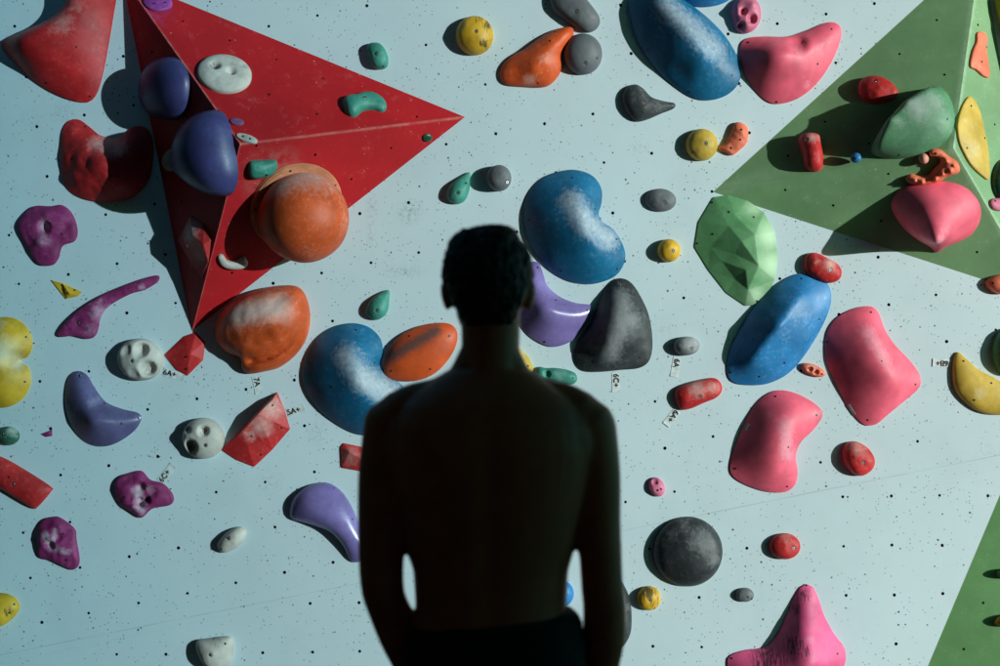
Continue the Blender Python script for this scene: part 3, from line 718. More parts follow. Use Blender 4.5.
hold('chalked red capsule hold with the 6A+ label beneath it, right of the man', [(675, 397), (677, 389), (686, 384), (700, 380), (714, 378), (721, 383), (722, 391), (716, 398), (704, 403), (690, 409), (680, 409)], .055, RED, p=.42, bolts=[(700, 396.5)], chalk=[(697, 388, 10, .8), (712, 387, 8, .6)], group=g_red)
hold('dark red capsule hold under the green pyramid, chalked at one end', [(804, 263), (807, 255), (815, 252.5), (826, 257), (838, 264), (842, 272), (839, 280), (829, 283), (817, 280), (806, 272)], .06, RED, p=.42, bolts=[(829.5, 270)], chalk=[(830, 264, 7, .9), (818, 262, 5, .4)], rub_dark=[(812, 262, 8, .5)], group=g_red)
hold('small red stub hold with a grey top between the two big pink holds', [(843, 451), (848, 443), (858, 442), (869, 449), (875, 460), (872, 470), (862, 476), (852, 473), (844, 462)], .065, RED, p=.38, bolts=[(862.5, 462.5)], chalk=[(857, 447, 10, .6)], group=g_red)
hold('small round red hold with a ringed bolt, right of the black dome', ell(785, 546.5, 15.5, 13), .055, RED, p=.4, bolts=[(793.5, 548)], dents=[(793.5, 548, 7, .005)], chalk=[(786, 537, 8, .4)], group=g_red)
hold('small bluish grey hold with a curled pocket, lower right of the black dome', ell(745, 595, 9, 7), .035, GRY, p=.4, bolts=[(747, 597)], screws=[(752, 599)], group=g_grey, br=.007)
hold('small rose oval hold with four dots to the right of the man\'s elbow', ell(657, 487, 7.5, 10, -25), .03, PNK2, p=.4, screws=[(657, 483), (661, 489), (657.5, 490), (665, 495)], dents=[(655, 482, 2.5, .006)])
hold('black round dome hold dusted with grey chalk', ell(688, 552, 35, 35), .075, BLK, keepH=True, p=.55, chalk=[(672, 535, 9, .35), (700, 540, 16, .45), (714, 560, 8, .6), (684, 525, 10, .4)], screws=[(687, 519)], noise_a=.003, k=.2)
hold('small yellow ball hold blackened on top, below the black dome', ell(649, 598.5, 12, 12), .05, YEL, p=.42, bolts=[(650, 600)], rub_dark=[(649, 592, 8, 1), (656, 602, 7, .6)], screws=[(655, 609)], group=g_yb)
hold('blue hold glimpsed in the gap between the man\'s right arm and waist', ell(562, 594, 12, 13), .05, BLU2, p=.5)
hold('dark grey hold mostly hidden behind the man\'s right elbow', [(596, 585), (606, 574), (620, 580), (629, 596), (632, 615), (630, 636), (618, 650), (600, 640)], .07, BLK, p=.45, screws=[(628, 612)], chalk=[(627, 608, 6, .4)])

# --- right part
hold('large blue oval hold split by a diagonal keel, under the green pyramid', [(728, 370), (731, 350), (742, 328), (757, 304), (775, 286), (797, 274), (817, 275), (830, 286), (832, 303), (824, 325), (808, 352), (790, 373), (768, 384), (745, 385), (732, 381)],
     .12, BLU2, keepH=True, p=.85, src=[(752, 362, 777, 326, 3.5, 30), (777, 326, 803, 292, 3.5, 30)], chalk=[(800, 312, 14, .5), (785, 335, 10, .3)], screws=[(805, 278), (823, 319), (762, 377), (734, 373), (738, 338), (787, 363)], noise_a=.003, k=.2)
facet('pale green carved hold with flat chiselled facets touching the green pyramid', [(713, 197), (728, 195), (747, 200), (764, 212), (775, 232), (778, 256), (775, 280), (766, 298), (758, 305), (745, 306), (726, 293), (708, 270), (694, 247), (698, 222)],
      [(735, 215, .036), (729, 226, .042), (710, 247, .022), (721.5, 261, .03), (741.5, 241, .072), (735, 254, .046), (746, 270, .062), (735, 279, .022), (759, 266, .074), (755, 235, .068), (748, 290, .034)],
      GRN, bolts=[], screws=[(713, 202), (698, 243), (729, 212), (754, 217), (758, 301), (713, 234)], sec=[(770, 235, 14, 1), (772, 265, 14, 1), (756, 296, 9, .9), (755, 208, 9, .8)], bev=.003)
hold('tiny coral oval hold with three dots below the large blue oval', ell(813, 370, 13, 5.5, 22), .03, COR, p=.4, dents=[(810, 369, 2.2, .012), (816, 372, 2.2, .012)], screws=[(808, 368), (815, 372), (822, 374)], chalk=[(812, 367, 8, .4)], res=16, group=g_cor)
hold('large pink slab hold, upper of the two pink ones at the right', [(827, 347), (829, 331), (838, 318), (854, 309), (871, 306), (880, 312), (887, 330), (897, 345), (912, 361), (922, 376), (921, 388), (908, 400), (891, 414), (877, 425), (864, 424), (850, 407), (836, 380), (829, 362)],
     .15, PNK, p=.55, src=[(870, 335, 892, 385, 14, 4)], dents=[(892, 352, 8, .006)], chalk=[(868, 332, 884, 360, 9, .55)], plates=[(856, 411, -58, 12, 3)], screws=[(875, 312), (831, 342), (920, 385), (872, 421), (850, 411), (880, 361)], noise_a=.001, group=g_pink)
hold('large pink hold waisted on its right side, below the big blue oval hold', [(731, 467), (736, 448), (746, 424), (758, 403), (773, 392), (788, 391), (805, 397), (820, 407), (824, 416), (815, 430), (802, 443), (797, 457), (799, 472), (796, 486), (785, 493), (766, 492), (746, 485), (734, 477)],
     .14, PNK, p=.55, src=[(788, 415, 775, 470, 14, 4)], chalk=[(784, 425, 788, 455, 9, .6), (770, 415, 5, .35)], plates=[(750, 428, 60, 8, 3)], screws=[(778, 397), (820, 416), (738, 470), (790, 488), (788, 447)], noise_a=.001, group=g_pink)
hold('pale yellow half-moon hold at the right edge with the 6B+ label', [(953, 372), (954, 360), (958, 352), (966, 358), (978, 369), (995, 378), (1012, 389), (1030, 402), (1022, 412), (1000, 415), (980, 412), (964, 401), (955, 388)], .045, YELP, p=.4, screws=[(964, 361), (991, 383), (974, 400)], chalk=[(980, 393, 7, .6)], noise_a=.002)
hold('green hold just showing at the right edge above the yellow half-moon', ell(1008, 352, 15, 24), .07, hold_mat('leaf_green_hold', (60, 120, 70), .45), p=.45)
hold('pink three-armed hold with black shoe scuffs at the bottom edge', [(728, 664), (732, 656), (748, 651), (766, 648), (778, 636), (788, 616), (796, 597), (803, 587), (813, 587), (819, 598), (826, 618), (836, 636), (846, 650), (845, 668), (830, 690), (790, 705), (750, 698), (732, 682)],
     .17, PNK3, p=.55, src=[(808, 598, 806, 665, 8, 8), (806, 665, 745, 668, 10, 4), (806, 665, 838, 662, 10, 3)], rub_dark=[(770, 665, 16, .9), (795, 645, 9, .8), (808, 600, 7, .75), (798, 612, 6, .7), (806, 650, 6, .7)], screws=[(735, 663), (841, 657), (811, 589)], chalk=[(810, 640, 5, .5)], noise_a=.003, group=g_pink, k=.2)

# --- on the green pyramid
hold('small red and orange ball hold high on the green pyramid', [(858, 89), (861, 80), (870, 76), (882, 77), (892, 83), (898, 92), (892, 99), (876, 103), (863, 99)], .055, RED, face='gu', p=.42, bolts=[(875, 82)], group=g_red)
hold('large sage green shell-shaped hold with a sharp crest on the green pyramid', [(872, 150), (874, 138), (885, 122), (900, 106), (918, 92), (934, 83), (945, 86), (953, 100), (955, 118), (948, 134), (932, 146), (912, 152), (890, 154)],
     .135, GRN2, face='gu', p=.55, src=[(877, 146, 889, 122, 3, 60), (889, 122, 906, 104, 3, 60), (906, 104, 931, 87, 3, 60)], chalk=[(918, 108, 13, .8), (935, 100, 10, .6), (900, 124, 8, .4)], screws=[(934, 84), (948, 113), (899, 147), (885, 151)], noise_a=.002, k=.35)
hold('small red finger-like hold with a pink top on the green pyramid', [(798, 140), (801, 134), (810, 132), (820, 134), (821, 142), (823, 155), (821, 166), (812, 169), (805, 165), (802, 152)], .075, RED, face='gu', p=.35, bolts=[(806.5, 140.5)], screws=[(809, 164)], chalk=[(812, 138, 7, .7)], group=g_red, k=.5)
hold('tiny bright blue hold between the red finger hold and the coral claw', ell(856, 158.5, 5.5, 4.5, -15), .035, BLU2, face='gl', p=.38, screws=[(855, 158)], res=12, k=.5)
hold('coral claw hold with carved ridges on the green pyramid', [(906, 180), (910, 175), (918, 176), (928, 176), (933, 171), (941, 163), (938, 157), (930, 156), (931, 150), (940, 150), (948, 156), (957, 162), (960, 168), (958, 173), (948, 176), (938, 182), (925, 185), (912, 184)],
     .05, COR, face='gl', p=.35, bumps=[(922, 181, 2, .012), (928, 179, 2, .012), (935, 178, 2, .012), (942, 173, 2, .012), (950, 170, 2, .012), (915, 180, 2, .012), (954, 164, 2, .01), (946, 160, 2, .01)], res=30, screws=[(936, 154), (918, 180), (949, 171)], noise_a=.006, group=g_cor)
hold('tiny pale pink knob hold beside the coral claw', ell(924, 159, 5, 5), .045, hold_mat('pale_pink_hold', (214, 140, 125), .55), face='gl', p=.35, res=12, k=.5)
hold('large pink cone-shaped hold with a dusty nose on the green pyramid', [(892, 209), (896, 196), (909, 187), (930, 183), (952, 184), (969, 191), (980, 205), (981, 220), (973, 235), (960, 243), (947, 248), (938, 254), (930, 248), (917, 240), (903, 228)],
     .21, PNK, face='gl', p=.78, plates=[(932, 187.5, 3, 15, 3.4)], src=[(934, 236, 7, 40), (934, 238, 930, 200, 8, 3)], chalk=[(936, 240, 9, .7), (946, 230, 8, .35)], screws=[(901, 199), (971, 200)], noise_a=.001, k=.1, group=g_pink)
hold('flat coral hold on the bright right face of the green pyramid', [(970, 66), (972, 52), (976, 42), (977, 33), (983, 32), (987, 38), (986, 50), (988, 64), (989, 77), (983, 76), (976, 70)], .02, COR, face='gr', p=.35, screws=[(975, 40), (981, 62), (987, 47)], group=g_cor)
hold('tall pale yellow leaf-shaped hold on the bright right face of the green pyramid', [(958, 118), (962, 106), (968, 97), (973, 99), (979, 110), (984, 130), (988, 152), (989, 178), (982, 176), (970, 164), (960, 145), (957, 130)], .02, YELP, face='gr', p=.35, screws=[(971, 106), (967, 148), (985, 138)], chalk=[(974, 150, 10, .6)])
hold('dark green glossy hold cut off by the right edge beside the green pyramid', ell(1008, 180, 13, 22), .07, DGN, face='gr', p=.45)
hold('tiny rose knob hold at the right edge under the dark green one', [(990, 203), (992, 199), (1000, 198), (1008, 200), (1010, 208), (1002, 211), (993, 209)], .025, PNK2, face='gr', p=.4, screws=[(995, 201)], res=14)
hold('coral red hold at the right edge below the green pyramid', [(987, 283), (992, 277), (1002, 274), (1014, 278), (1014, 290), (1002, 294), (992, 290)], .06, COR, p=.4, screws=[(993, 283)], k=.5)
hold('yellow hold at the top right corner beyond the green pyramid', [(995, -4), (1006, -10), (1020, 4), (1020, 30), (1008, 38), (999, 22)], .03, YELP, face='o3', p=.4)
hold('small green hold throwing a dark shadow at the lower right edge', ell(1006, 574, 9, 5, 0), .04, hold_mat('leaf_green_hold', (60, 120, 70), .45), face='bl', p=.4, k=.4)
hold('small yellow spiked hold throwing a dark shadow in the bottom right corner', ell(1006, 621, 11, 6, -10), .04, YEL, face='bl', p=.45, k=.4)

# ------------------------------------------------------------------ grade labels: paper strips with printed grades
M_PAPER = plain_mat('paper', (.66, .70, .71), .8, bump=.05)
M_INK = plain_mat('ink', (.015, .016, .018), .7, bump=0)
def grade(text, px, py, rot, label, size=7.6, L=22, Wd=8, off=4):
    q = WALL.hit(px, py); a = R(rot)
    m = WALL.mat(q.x, q.y) @ Matrix.Rotation(-a, 4, 'Z') @ Matrix.Translation((0, 0, .0008))
    bm = bmesh.new(); x0 = (-L / 2 + off) * S; x1 = (L / 2 + off) * S; h = Wd / 2 * S
    n = 8; top = []; bot = []
    for i in range(n + 1):
        x = x0 + (x1 - x0) * i / n; z = .0004 * math.sin(i * 2.1) + (.0022 if i == n else 0)
        top.append(bm.verts.new((x, h, z + .0006))); bot.append(bm.verts.new((x, -h, z + .0006)))
    for i in range(n): bm.faces.new((bot[i], bot[i + 1], top[i + 1], top[i]))
    me = bpy.data.meshes.new('grade_label'); bm.to_mesh(me); bm.free()
    o = link('grade_label', me, (M_PAPER,), mw=m)
    tag(o, label, 'grade label', 'paper grade labels stuck on the wall')
    cu = bpy.data.curves.new('grade_text', 'FONT'); cu.body = text; cu.size = size * S; cu.align_x = 'CENTER'; cu.align_y = 'CENTER'; cu.offset = .0006
    tmp = bpy.data.objects.new('tmp', cu); COL.objects.link(tmp)
    dg = bpy.context.evaluated_depsgraph_get()
    tm = bpy.data.meshes.new_from_object(tmp.evaluated_get(dg)); bpy.data.objects.remove(tmp)
    tm.materials.clear(); tm.name = 'printed_grade'
    c = link('printed_grade', tm, (M_INK,), parent=o); c.location = (0, 0, .0022)
    return o
grade('6A+', 170, 373.5, 14, '6A+ paper label between the white round hold and the small red wedge')
grade('7A', 257, 382, 78, '7A paper label hanging under the orange boulder-like hold', L=18, off=3)
grade('5A+', 294, 411, -16, '5A+ paper label right of the red diamond hold', L=18, off=2)
grade('6C+', 165, 476, -52, '6C+ paper label above the lumpy magenta hold', L=22, off=3)
grade('6C+', 616, 380.5, 90, '6C+ paper label under the charcoal boulder hold', L=19, off=2)
grade('6A', 676.5, 363, 100, '6A paper label under the small chalky grey hold', L=20, off=4)
grade('6A+', 673, 416, 128, '6A+ paper label under the chalked red capsule hold', L=19, off=2)
grade('6B+', 942, 363, 183, 'upside-down 6B+ paper label left of the pale yellow half-moon hold', L=19, off=0)
# ------------------------------------------------------------------ the man
PX = S * (D - 3.0) / D           # metres per plan unit at his distance
YM = -3.0
def mz(py): return EYE + (333 - py) * PX
def mx(px): return (px - 500) * PX
def loft(bm, rings, seg=28, pw=2.3):
    """rings: (centre Vector, axis u * radius, axis v * radius)"""
    prev = None
    for c, u, v in rings:
        cur = []
        for k in range(seg):
            a = 2 * math.pi * k / seg; ca, sa = math.cos(a), math.sin(a)
            x = math.copysign(abs(ca) ** (2 / pw), ca); y = math.copysign(abs(sa) ** (2 / pw), sa)
            cur.append(bm.verts.new(c + u * x + v * y))
        if prev:
            for k in range(seg):
                j = (k + 1) % seg; bm.faces.new((prev[k], prev[j], cur[j], cur[k]))
        else: bm.faces.new(cur[::-1])
        prev = cur
    bm.faces.new(prev)
def tube(bm, pts, seg=16):
    """pts: (x,y,z,r) or with separate radii; rounded ends"""
    P = [Vector(p[:3]) for p in pts]; r = [p[3] for p in pts]
    rings = []
    for i, p in enumerate(P):
        d = (P[min(i + 1, len(P) - 1)] - P[max(i - 1, 0)]).normalized()
        u = d.orthogonal().normalized(); v = d.cross(u)
        ref = Vector((1, 0, 0)) if abs(d.x) < .8 else Vector((0, 1, 0))
        u = (ref - d * ref.dot(d)).normalized(); v = d.cross(u)
        if i == 0:
            for t in (-.95, -.7, -.35): rings.append((p + d * r[0] * t, u * r[0] * math.sqrt(1 - t * t), v * r[0] * math.sqrt(1 - t * t)))
        rings.append((p, u * r[i], v * r[i]))
        if i == len(P) - 1:
            for t in (.35, .7, .95): rings.append((p + d * r[i] * t, u * r[i] * math.sqrt(1 - t * t), v * r[i] * math.sqrt(1 - t * t)))
    loft(bm, rings, seg, 2)
def ellipsoid(bm, c, rx, ry, rz, rot=None):
    m = Matrix.Translation(c) @ (rot.to_4x4() if rot else Matrix.Identity(4)) @ Matrix.Diagonal((rx, ry, rz, 1))
    bmesh.ops.create_uvsphere(bm, u_segments=28, v_segments=18, radius=1, matrix=m)
def remesh(bm, name, vox, smooth=6, fac=.5):
    bmesh.ops.recalc_face_normals(bm, faces=bm.faces[:])
    me = bpy.data.meshes.new('tmp'); bm.to_mesh(me); bm.free()
    o = bpy.data.objects.new('tmp', me); COL.objects.link(o)
    m = o.modifiers.new('r', 'REMESH'); m.mode = 'VOXEL'; m.voxel_size = vox; m.use_smooth_shade = True
    s = o.modifiers.new('s', 'SMOOTH'); s.factor = fac; s.iterations = smooth
    dg = bpy.context.evaluated_depsgraph_get()
    out = bpy.data.meshes.new_from_object(o.evaluated_get(dg)); out.name = name
    bpy.data.objects.remove(o)
    out.polygons.foreach_set('use_smooth', [True] * len(out.polygons))
    return out
V3 = Vector
CX = mx(489.5)
def torso_rings():
    t = [  # py, left px, right px, half depth, y offset (towards the wall is +)
        (700, 404, 574, .112, .0), (660, 406, 572, .108, .0), (640, 411, 569, .104, .0), (622, 415, 565.5, .1, .002), (600, 415, 566.5, .098, .004), (570, 413, 568.5, .1, .004), (545, 405, 575.5, .105, .002),
        (515, 399, 582, .112, .0), (480, 391, 588, .118, -.003), (450, 386, 593, .12, -.004), (425, 388, 591, .115, -.002), (405, 398, 581, .1, .0),
        (392, 412, 566, .085, .002), (380, 431, 547, .07, .006), (371, 446, 535, .062, .01)]
    r = []
    for py, a, b, d, yo in t:
        r.append((V3((mx((a + b) / 2), YM + yo, mz(py))), V3((mx(b) - mx(a), 0, 0)) / 2, V3((0, d, 0))))
    return r
def arm_pts(side):
    # left arm (side -1) bends in front of the hip; right arm hangs down
    if side < 0:
        return [(mx(392), YM + .0, mz(432), .0545), (mx(387), YM - .002, mz(454), .0495), (mx(384), YM - .006, mz(480), .0475), (mx(383), YM - .012, mz(520), .0455), (mx(382), YM - .018, mz(555), .042), (mx(383.5), YM - .022, mz(585), .0398),
                (mx(388), YM - .004, mz(606), .0385), (mx(399), YM + .04, mz(640), .041), (mx(408), YM + .09, mz(675), .035), (mx(416), YM + .13, mz(710), .0275), (mx(419), YM + .145, mz(722), .026)]
    return [(mx(587), YM + .0, mz(430), .0555), (mx(592), YM - .002, mz(452), .0500), (mx(595), YM - .004, mz(480), .0475), (mx(597), YM - .008, mz(520), .0435), (mx(600), YM - .014, mz(555), .0395), (mx(601.5), YM - .016, mz(585), .0388),
            (mx(604), YM - .006, mz(606), .0395), (mx(604.5), YM + .02, mz(640), .0395), (mx(602), YM + .06, mz(680), .034), (mx(600), YM + .09, mz(715), .0275), (mx(599), YM + .1, mz(728), .026)]
def dense(pts, n=5):
    P = np.array(pts, float); out = []
    for i in range(len(P) - 1):
        p0, p1, p2, p3 = P[max(i - 1, 0)], P[i], P[i + 1], P[min(i + 2, len(P) - 1)]
        for j in range(n):
            t = j / n; out.append(tuple(.5 * ((2 * p1) + (-p0 + p2) * t + (2 * p0 - 5 * p1 + 4 * p2 - p3) * t * t + (-p0 + 3 * p1 - 3 * p2 + p3) * t ** 3)))
    out.append(tuple(P[-1])); return out
def hand(bm, w, d, side, palm_n):
    """w wrist point, d direction of the hand, palm_n normal of the palm, side: thumb side sign"""
    d = d.normalized(); n = (palm_n - d * palm_n.dot(d)).normalized(); s = d.cross(n) * side
    rings = []
    for t, a, b in ((0, .026, .02), (.02, .029, .018), (.05, .038, .016), (.08, .042, .015), (.095, .041, .013)):
        rings.append((w + d * t, s * a, n * b))
    loft(bm, rings, 20, 2.6)
    for i, (o, L) in enumerate(((.031, .068), (.0105, .078), (-.0105, .072), (-.031, .056))):
        p = w + d * .082 + s * o; dd = (d + s * o * 1.5).normalized(); pts = []
        r = .0088 - .0006 * (i == 3) * 2
        q = p
        for kk, (fl, ang) in enumerate(((0, .1), (.45, .35), (.3, .65), (.25, .85))):
            q = q + (dd * math.cos(ang) + n * math.sin(ang)) * L * fl if kk else q
            pts.append((*q, r * (1 - .07 * kk)))
        tube(bm, pts, 10)
    p = w + d * .025 + s * .026; t1 = (d * .55 + s * .75 + n * .35).normalized(); t2 = (d * .9 + s * .25 + n * .35).normalized()
    a = p + t1 * .035; b = a + t2 * .032; c = b + t2 * .024
    tube(bm, [(*p, .015), (*a, .0115), (*b, .0098), (*c, .0085)], 10)

bm = bmesh.new()
loft(bm, torso_rings(), 36, 2.35)
# trapezius / shoulder girdle
for sd, xa in ((-1, 393.5), (1, 585)):
    tube(bm, dense([(mx(489.5 + sd * 12), YM + .004, mz(355), .034), (mx(489.5 + sd * 30), YM, mz(389), .036), (mx(489.5 + sd * 55), YM, mz(399), .038), (mx(489.5 + sd * 78), YM, mz(407), .0425), (mx(xa), YM, mz(427), .057)], 4), 20)
    ellipsoid(bm, V3((mx(489.5 + sd * 46), YM - .066, mz(450))), .062, .045, .085, Euler((0, R(-12 * sd), 0)).to_matrix())   # shoulder blade
    ellipsoid(bm, V3((mx(xa - sd * 8), YM, mz(416.5))), .046, .052, .05)
    ellipsoid(bm, V3((mx(xa - sd * 22), YM, mz(407))), .045, .045, .040)
    ellipsoid(bm, V3((mx(xa - sd * 16), YM - .018, mz(440))), .05, .058, .07)
# neck and head
NX = mx(490.5)
loft(bm, [(V3((NX, YM + .004, mz(385))), V3((.058, 0, 0)), V3((0, .064, 0))), (V3((NX, YM + .008, mz(368))), V3((.0545, 0, 0)), V3((0, .06, 0))),
          (V3((NX, YM + .014, mz(350))), V3((.0535, 0, 0)), V3((0, .058, 0))), (V3((NX, YM + .02, mz(330))), V3((.0545, 0, 0)), V3((0, .06, 0))), (V3((NX, YM + .025, mz(305))), V3((.056, 0, 0)), V3((0, .06, 0)))], 28, 2.1)
HX = mx(488)
ellipsoid(bm, V3((HX, YM + .018, 1.700)), .078, .094, .09)
ellipsoid(bm, V3((HX, YM + .055, 1.652)), .062, .062, .072)     # face and jaw
ellipsoid(bm, V3((HX, YM + .088, 1.61)), .03, .026, .024)       # chin
tube(bm, [(HX, YM + .112, 1.705, .008), (HX, YM + .122, 1.685, .011), (HX, YM + .131, 1.668, .0135)], 12)  # nose
for sd in (-1, 1):
    ellipsoid(bm, V3((HX + sd * .012, YM + .121, 1.667)), .009, .009, .008)
    tube(bm, [(HX + sd * .012, YM + .105, 1.722, .009), (HX + sd * .034, YM + .101, 1.726, .009), (HX + sd * .052, YM + .085, 1.72, .007)], 10)  # brow
    ellipsoid(bm, V3((HX + sd * .031, YM + .096, 1.705)), .014, .012, .011)   # eyelid
    ellipsoid(bm, V3((HX + sd * .05, YM + .07, 1.672)), .02, .03, .022)       # cheekbone
    ellipsoid(bm, V3((HX + sd * .0785, YM + .012, 1.668)), .0085, .017, .029, Euler((R(10), R(10 * sd), 0)).to_matrix())  # ear
tube(bm, [(HX - .022, YM + .113, 1.638, .006), (HX, YM + .12, 1.641, .008), (HX + .022, YM + .113, 1.638, .006)], 10)
tube(bm, [(HX - .018, YM + .111, 1.629, .006), (HX, YM + .117, 1.627, .008), (HX + .018, YM + .111, 1.629, .006)], 10)
for sd in (-1, 1):
    A = dense(arm_pts(sd), 4); tube(bm, A, 20)
    w = V3(A[-1][:3]); dr = (w - V3(A[-6][:3])).normalized()
    hand(bm, w - dr * .008, dr + V3((0, .1, -.3)), 1, V3((-sd, .15, 0)))
# hips, legs, feet (under the clothes)
ellipsoid(bm, V3((CX, YM, .96)), .155, .105, .13)
for sd in (-1, 1):
    x = CX + sd * .09
    tube(bm, dense([(x, YM, .93, .082), (x + sd * .01, YM + .005, .72, .07), (x + sd * .012, YM + .01, .52, .055), (x + sd * .015, YM - .01, .38, .052), (x + sd * .02, YM - .015, .22, .04), (x + sd * .022, YM - .015, .1, .035)], 4), 18)
    tube(bm, [(x + sd * .022, YM - .03, .065, .036), (x + sd * .03, YM + .06, .05, .036), (x + sd * .036, YM + .15, .04, .03)], 16)
body_me = remesh(bm, 'person', .0042, 12, .5)

def skin_mat():
    m, t, b = nt('skin'); co = coord(t)
    n = tex(t, co, 18, 5); n2 = tex(t, co, 220, 4)
    t.links.new(mix(t, ramp(t, n, .3, .7), (.46, .155, .08), (.55, .19, .105)), b.inputs['Base Color'])
    b.inputs['Roughness'].default_value = .5; b.inputs['Specular IOR Level'].default_value = .3
    add_bump(t, b, n2, .12, .002); return m
body = link('person', body_me, (skin_mat(),))
c = V3((CX, YM, 0))
for v in body_me.vertices: v.co -= c
# shallow spine furrow
for v in body_me.vertices:
    p = v.co
    if p.y < -.04 and 1.07 < p.z < 1.5:
        f = math.exp(-(p.x / .02) ** 2) * min(1, (1.5 - p.z) / .08); v.co.y += .004 * f
body.location = c
tag(body, 'bare-backed man in dark trousers standing in shadow with his back to the camera', 'person')

def child(name, me, mat):
    for v in me.vertices: v.co -= c
    return link(name, me, (mat,), parent=body)
# hair: cropped, a little uneven
bm = bmesh.new()
ellipsoid(bm, V3((HX - .001, YM + .008, 1.7145)), .0845, .1, .0835)
ellipsoid(bm, V3((HX - .012, YM + .02, 1.738)), .064, .09, .06)
ellipsoid(bm, V3((HX + .012, YM + .02, 1.741)), .056, .088, .0605)
ellipsoid(bm, V3((HX, YM - .03, 1.68)), .071, .056, .06)
ellipsoid(bm, V3((HX - .033, YM + .01, 1.752)), .043, .075, .041)
ellipsoid(bm, V3((HX + .022, YM + .01, 1.757)), .042, .075, .044)
loft(bm, [(V3((HX + .002, YM - .02, 1.615)), V3((.045, 0, 0)), V3((0, .026, 0))), (V3((HX + .001, YM - .02, 1.64)), V3((.056, 0, 0)), V3((0, .038, 0))), (V3((HX, YM - .02, 1.67)), V3((.068, 0, 0)), V3((0, .05, 0)))], 20, 2)
hm = remesh(bm, 'hair', .0035, 3, .5)
hc = V3((HX, YM + .01, 1.70))
for v in hm.vertices:
    d = (v.co - hc).normalized()
    v.co += d * (noise.fractal(v.co * 90, 1, 2, 3) * .0042 + noise.noise(v.co * 26) * .004)
    # open the face
    if v.co.y > YM + .075 and v.co.z < 1.735: v.co.y = min(v.co.y, YM + .075)
m, t, b = nt('hair_dark'); n = tex(t, coord(t), 260, 4)
t.links.new(mix(t, n, (.006, .005, .004), (.022, .016, .012)), b.inputs['Base Color']); b.inputs['Roughness'].default_value = .6; add_bump(t, b, n, .8, .003)
child('hair', hm, m)
# trousers
bm = bmesh.new()
rr = []
for py, a, bb, d in ((616, 413, 572, .105), (624, 411.5, 580, .107), (640, 407, 586, .112), (665, 401, 586, .117), (700, 396, 588, .12), (740, 394, 588, .122), (775, 396, 583, .118)):
    rr.append((V3((mx((a + bb) / 2), YM + .0015, mz(py))), V3((mx(bb) - mx(a), 0, 0)) / 2, V3((0, d, 0))))
loft(bm, rr[::-1], 36, 2.3)
for sd in (-1, 1):
    x = CX + sd * .09
    tube(bm, dense([(x, YM, .9, .093), (x + sd * .012, YM + .004, .72, .086), (x + sd * .014, YM + .008, .52, .072), (x + sd * .017, YM - .008, .38, .069), (x + sd * .02, YM - .012, .22, .06), (x + sd * .022, YM - .012, .14, .056)], 4), 20)
tm_ = remesh(bm, 'trousers', .005, 3, .5)
for v in tm_.vertices:
    if v.co.z > 1.05:   # waistband rides a little higher on his right
        v.co.z += (v.co.x - CX) / .14 * .012 + .001 * math.sin(v.co.x * 60)
    v.co += V3((noise.noise(v.co * 18), noise.noise(v.co * 18 + V3((9, 0, 0))), 0)) * .003 * (1 if v.co.z < 1.0 else .2)
m, t, b = nt('dark_cloth'); n = tex(t, coord(t), 500, 3)
t.links.new(mix(t, n, (.006, .009, .010), (.014, .018, .020)), b.inputs['Base Color']); b.inputs['Roughness'].default_value = .9; add_bump(t, b, n, .4, .002)
child('trousers', tm_, m)
for sd in (-1, 1):
    bm = bmesh.new(); x = CX + sd * .112
    tube(bm, [(x, YM - .045, .062, .043), (x + sd * .01, YM + .05, .055, .045), (x + sd * .018, YM + .15, .045, .038)], 16)
    tube(bm, [(x, YM - .02, .06, .045), (x, YM - .015, .12, .046)], 16)
    sm_ = remesh(bm, 'shoe', .005, 3)
    for v in sm_.vertices: v.co.z = max(v.co.z, .002)
    child('shoe', sm_, plain_mat('shoe_rubber', (.02, .02, .022), .6))

# ------------------------------------------------------------------ the hall: mat floor, ceiling and walls with openings shaped to steer the light
def boxm(bm, a, b):
    bmesh.ops.create_cube(bm, size=1, matrix=Matrix.Translation([(a[i] + b[i]) / 2 for i in range(3)]) @ Matrix.Diagonal([abs(b[i] - a[i]) for i in range(3)] + [1]))
def mesh_obj(name, boxes, mat, parent=None, bev=0):
    bm = bmesh.new()
    for a, b in boxes: boxm(bm, a, b)
    if bev: bmesh.ops.bevel(bm, geom=bm.edges[:], offset=bev, segments=2, affect='EDGES')
    me = bpy.data.meshes.new(name); bm.to_mesh(me); bm.free()
    return link(name, me, (mat,), parent)
M_DARK = plain_mat('dark_wall_paint', (.10, .078, .055), .85)
M_BACK = plain_mat('timber_wall', (.36, .25, .16), .8)  # warm tone raised to bounce light onto the man's back
M_MAT = plain_mat('mat_vinyl', (.03, .032, .036), .6)
XR, YB, ZT = 4.0, -8.0, 4.3
tag(mesh_obj('floor', [((-4.1, YB, -.1), (XR, .3, 0))], M_MAT), kind='structure')
tag(mesh_obj('ground', [((-200, -200, -.3), (200, 200, -.15))], plain_mat('asphalt', (.05, .05, .05), .9)), kind='structure')
tag(mesh_obj('ceiling', [((-4.3, YB - .2, ZT), (XR + .2, -2.5, ZT + .2)), ((-.6, -2.5, ZT), (XR + .2, .05, ZT + .2)), ((-4.3, .05, ZT), (XR + .2, .3, ZT + .2))], M_DARK), kind='structure')  # gap above the climbing wall added to let sky light fill its shadows
tag(mesh_obj('wall_left', [((-4.3, YB, -.1), (-4.1, .3, ZT))], M_BACK), kind='structure')
tag(mesh_obj('wall_back', [((-4.3, YB - .2, -.1), (XR + .2, YB, ZT))], M_BACK), kind='structure')
tag(mesh_obj('wall_front', [((-4.1, .1, -.1), (XR, .3, ZT))], M_DARK), kind='structure')
Y0, Y1, Z0, Z1 = -4.5, -.1, .12, 4.05  # opening ends where the right wall must keep sun off the man
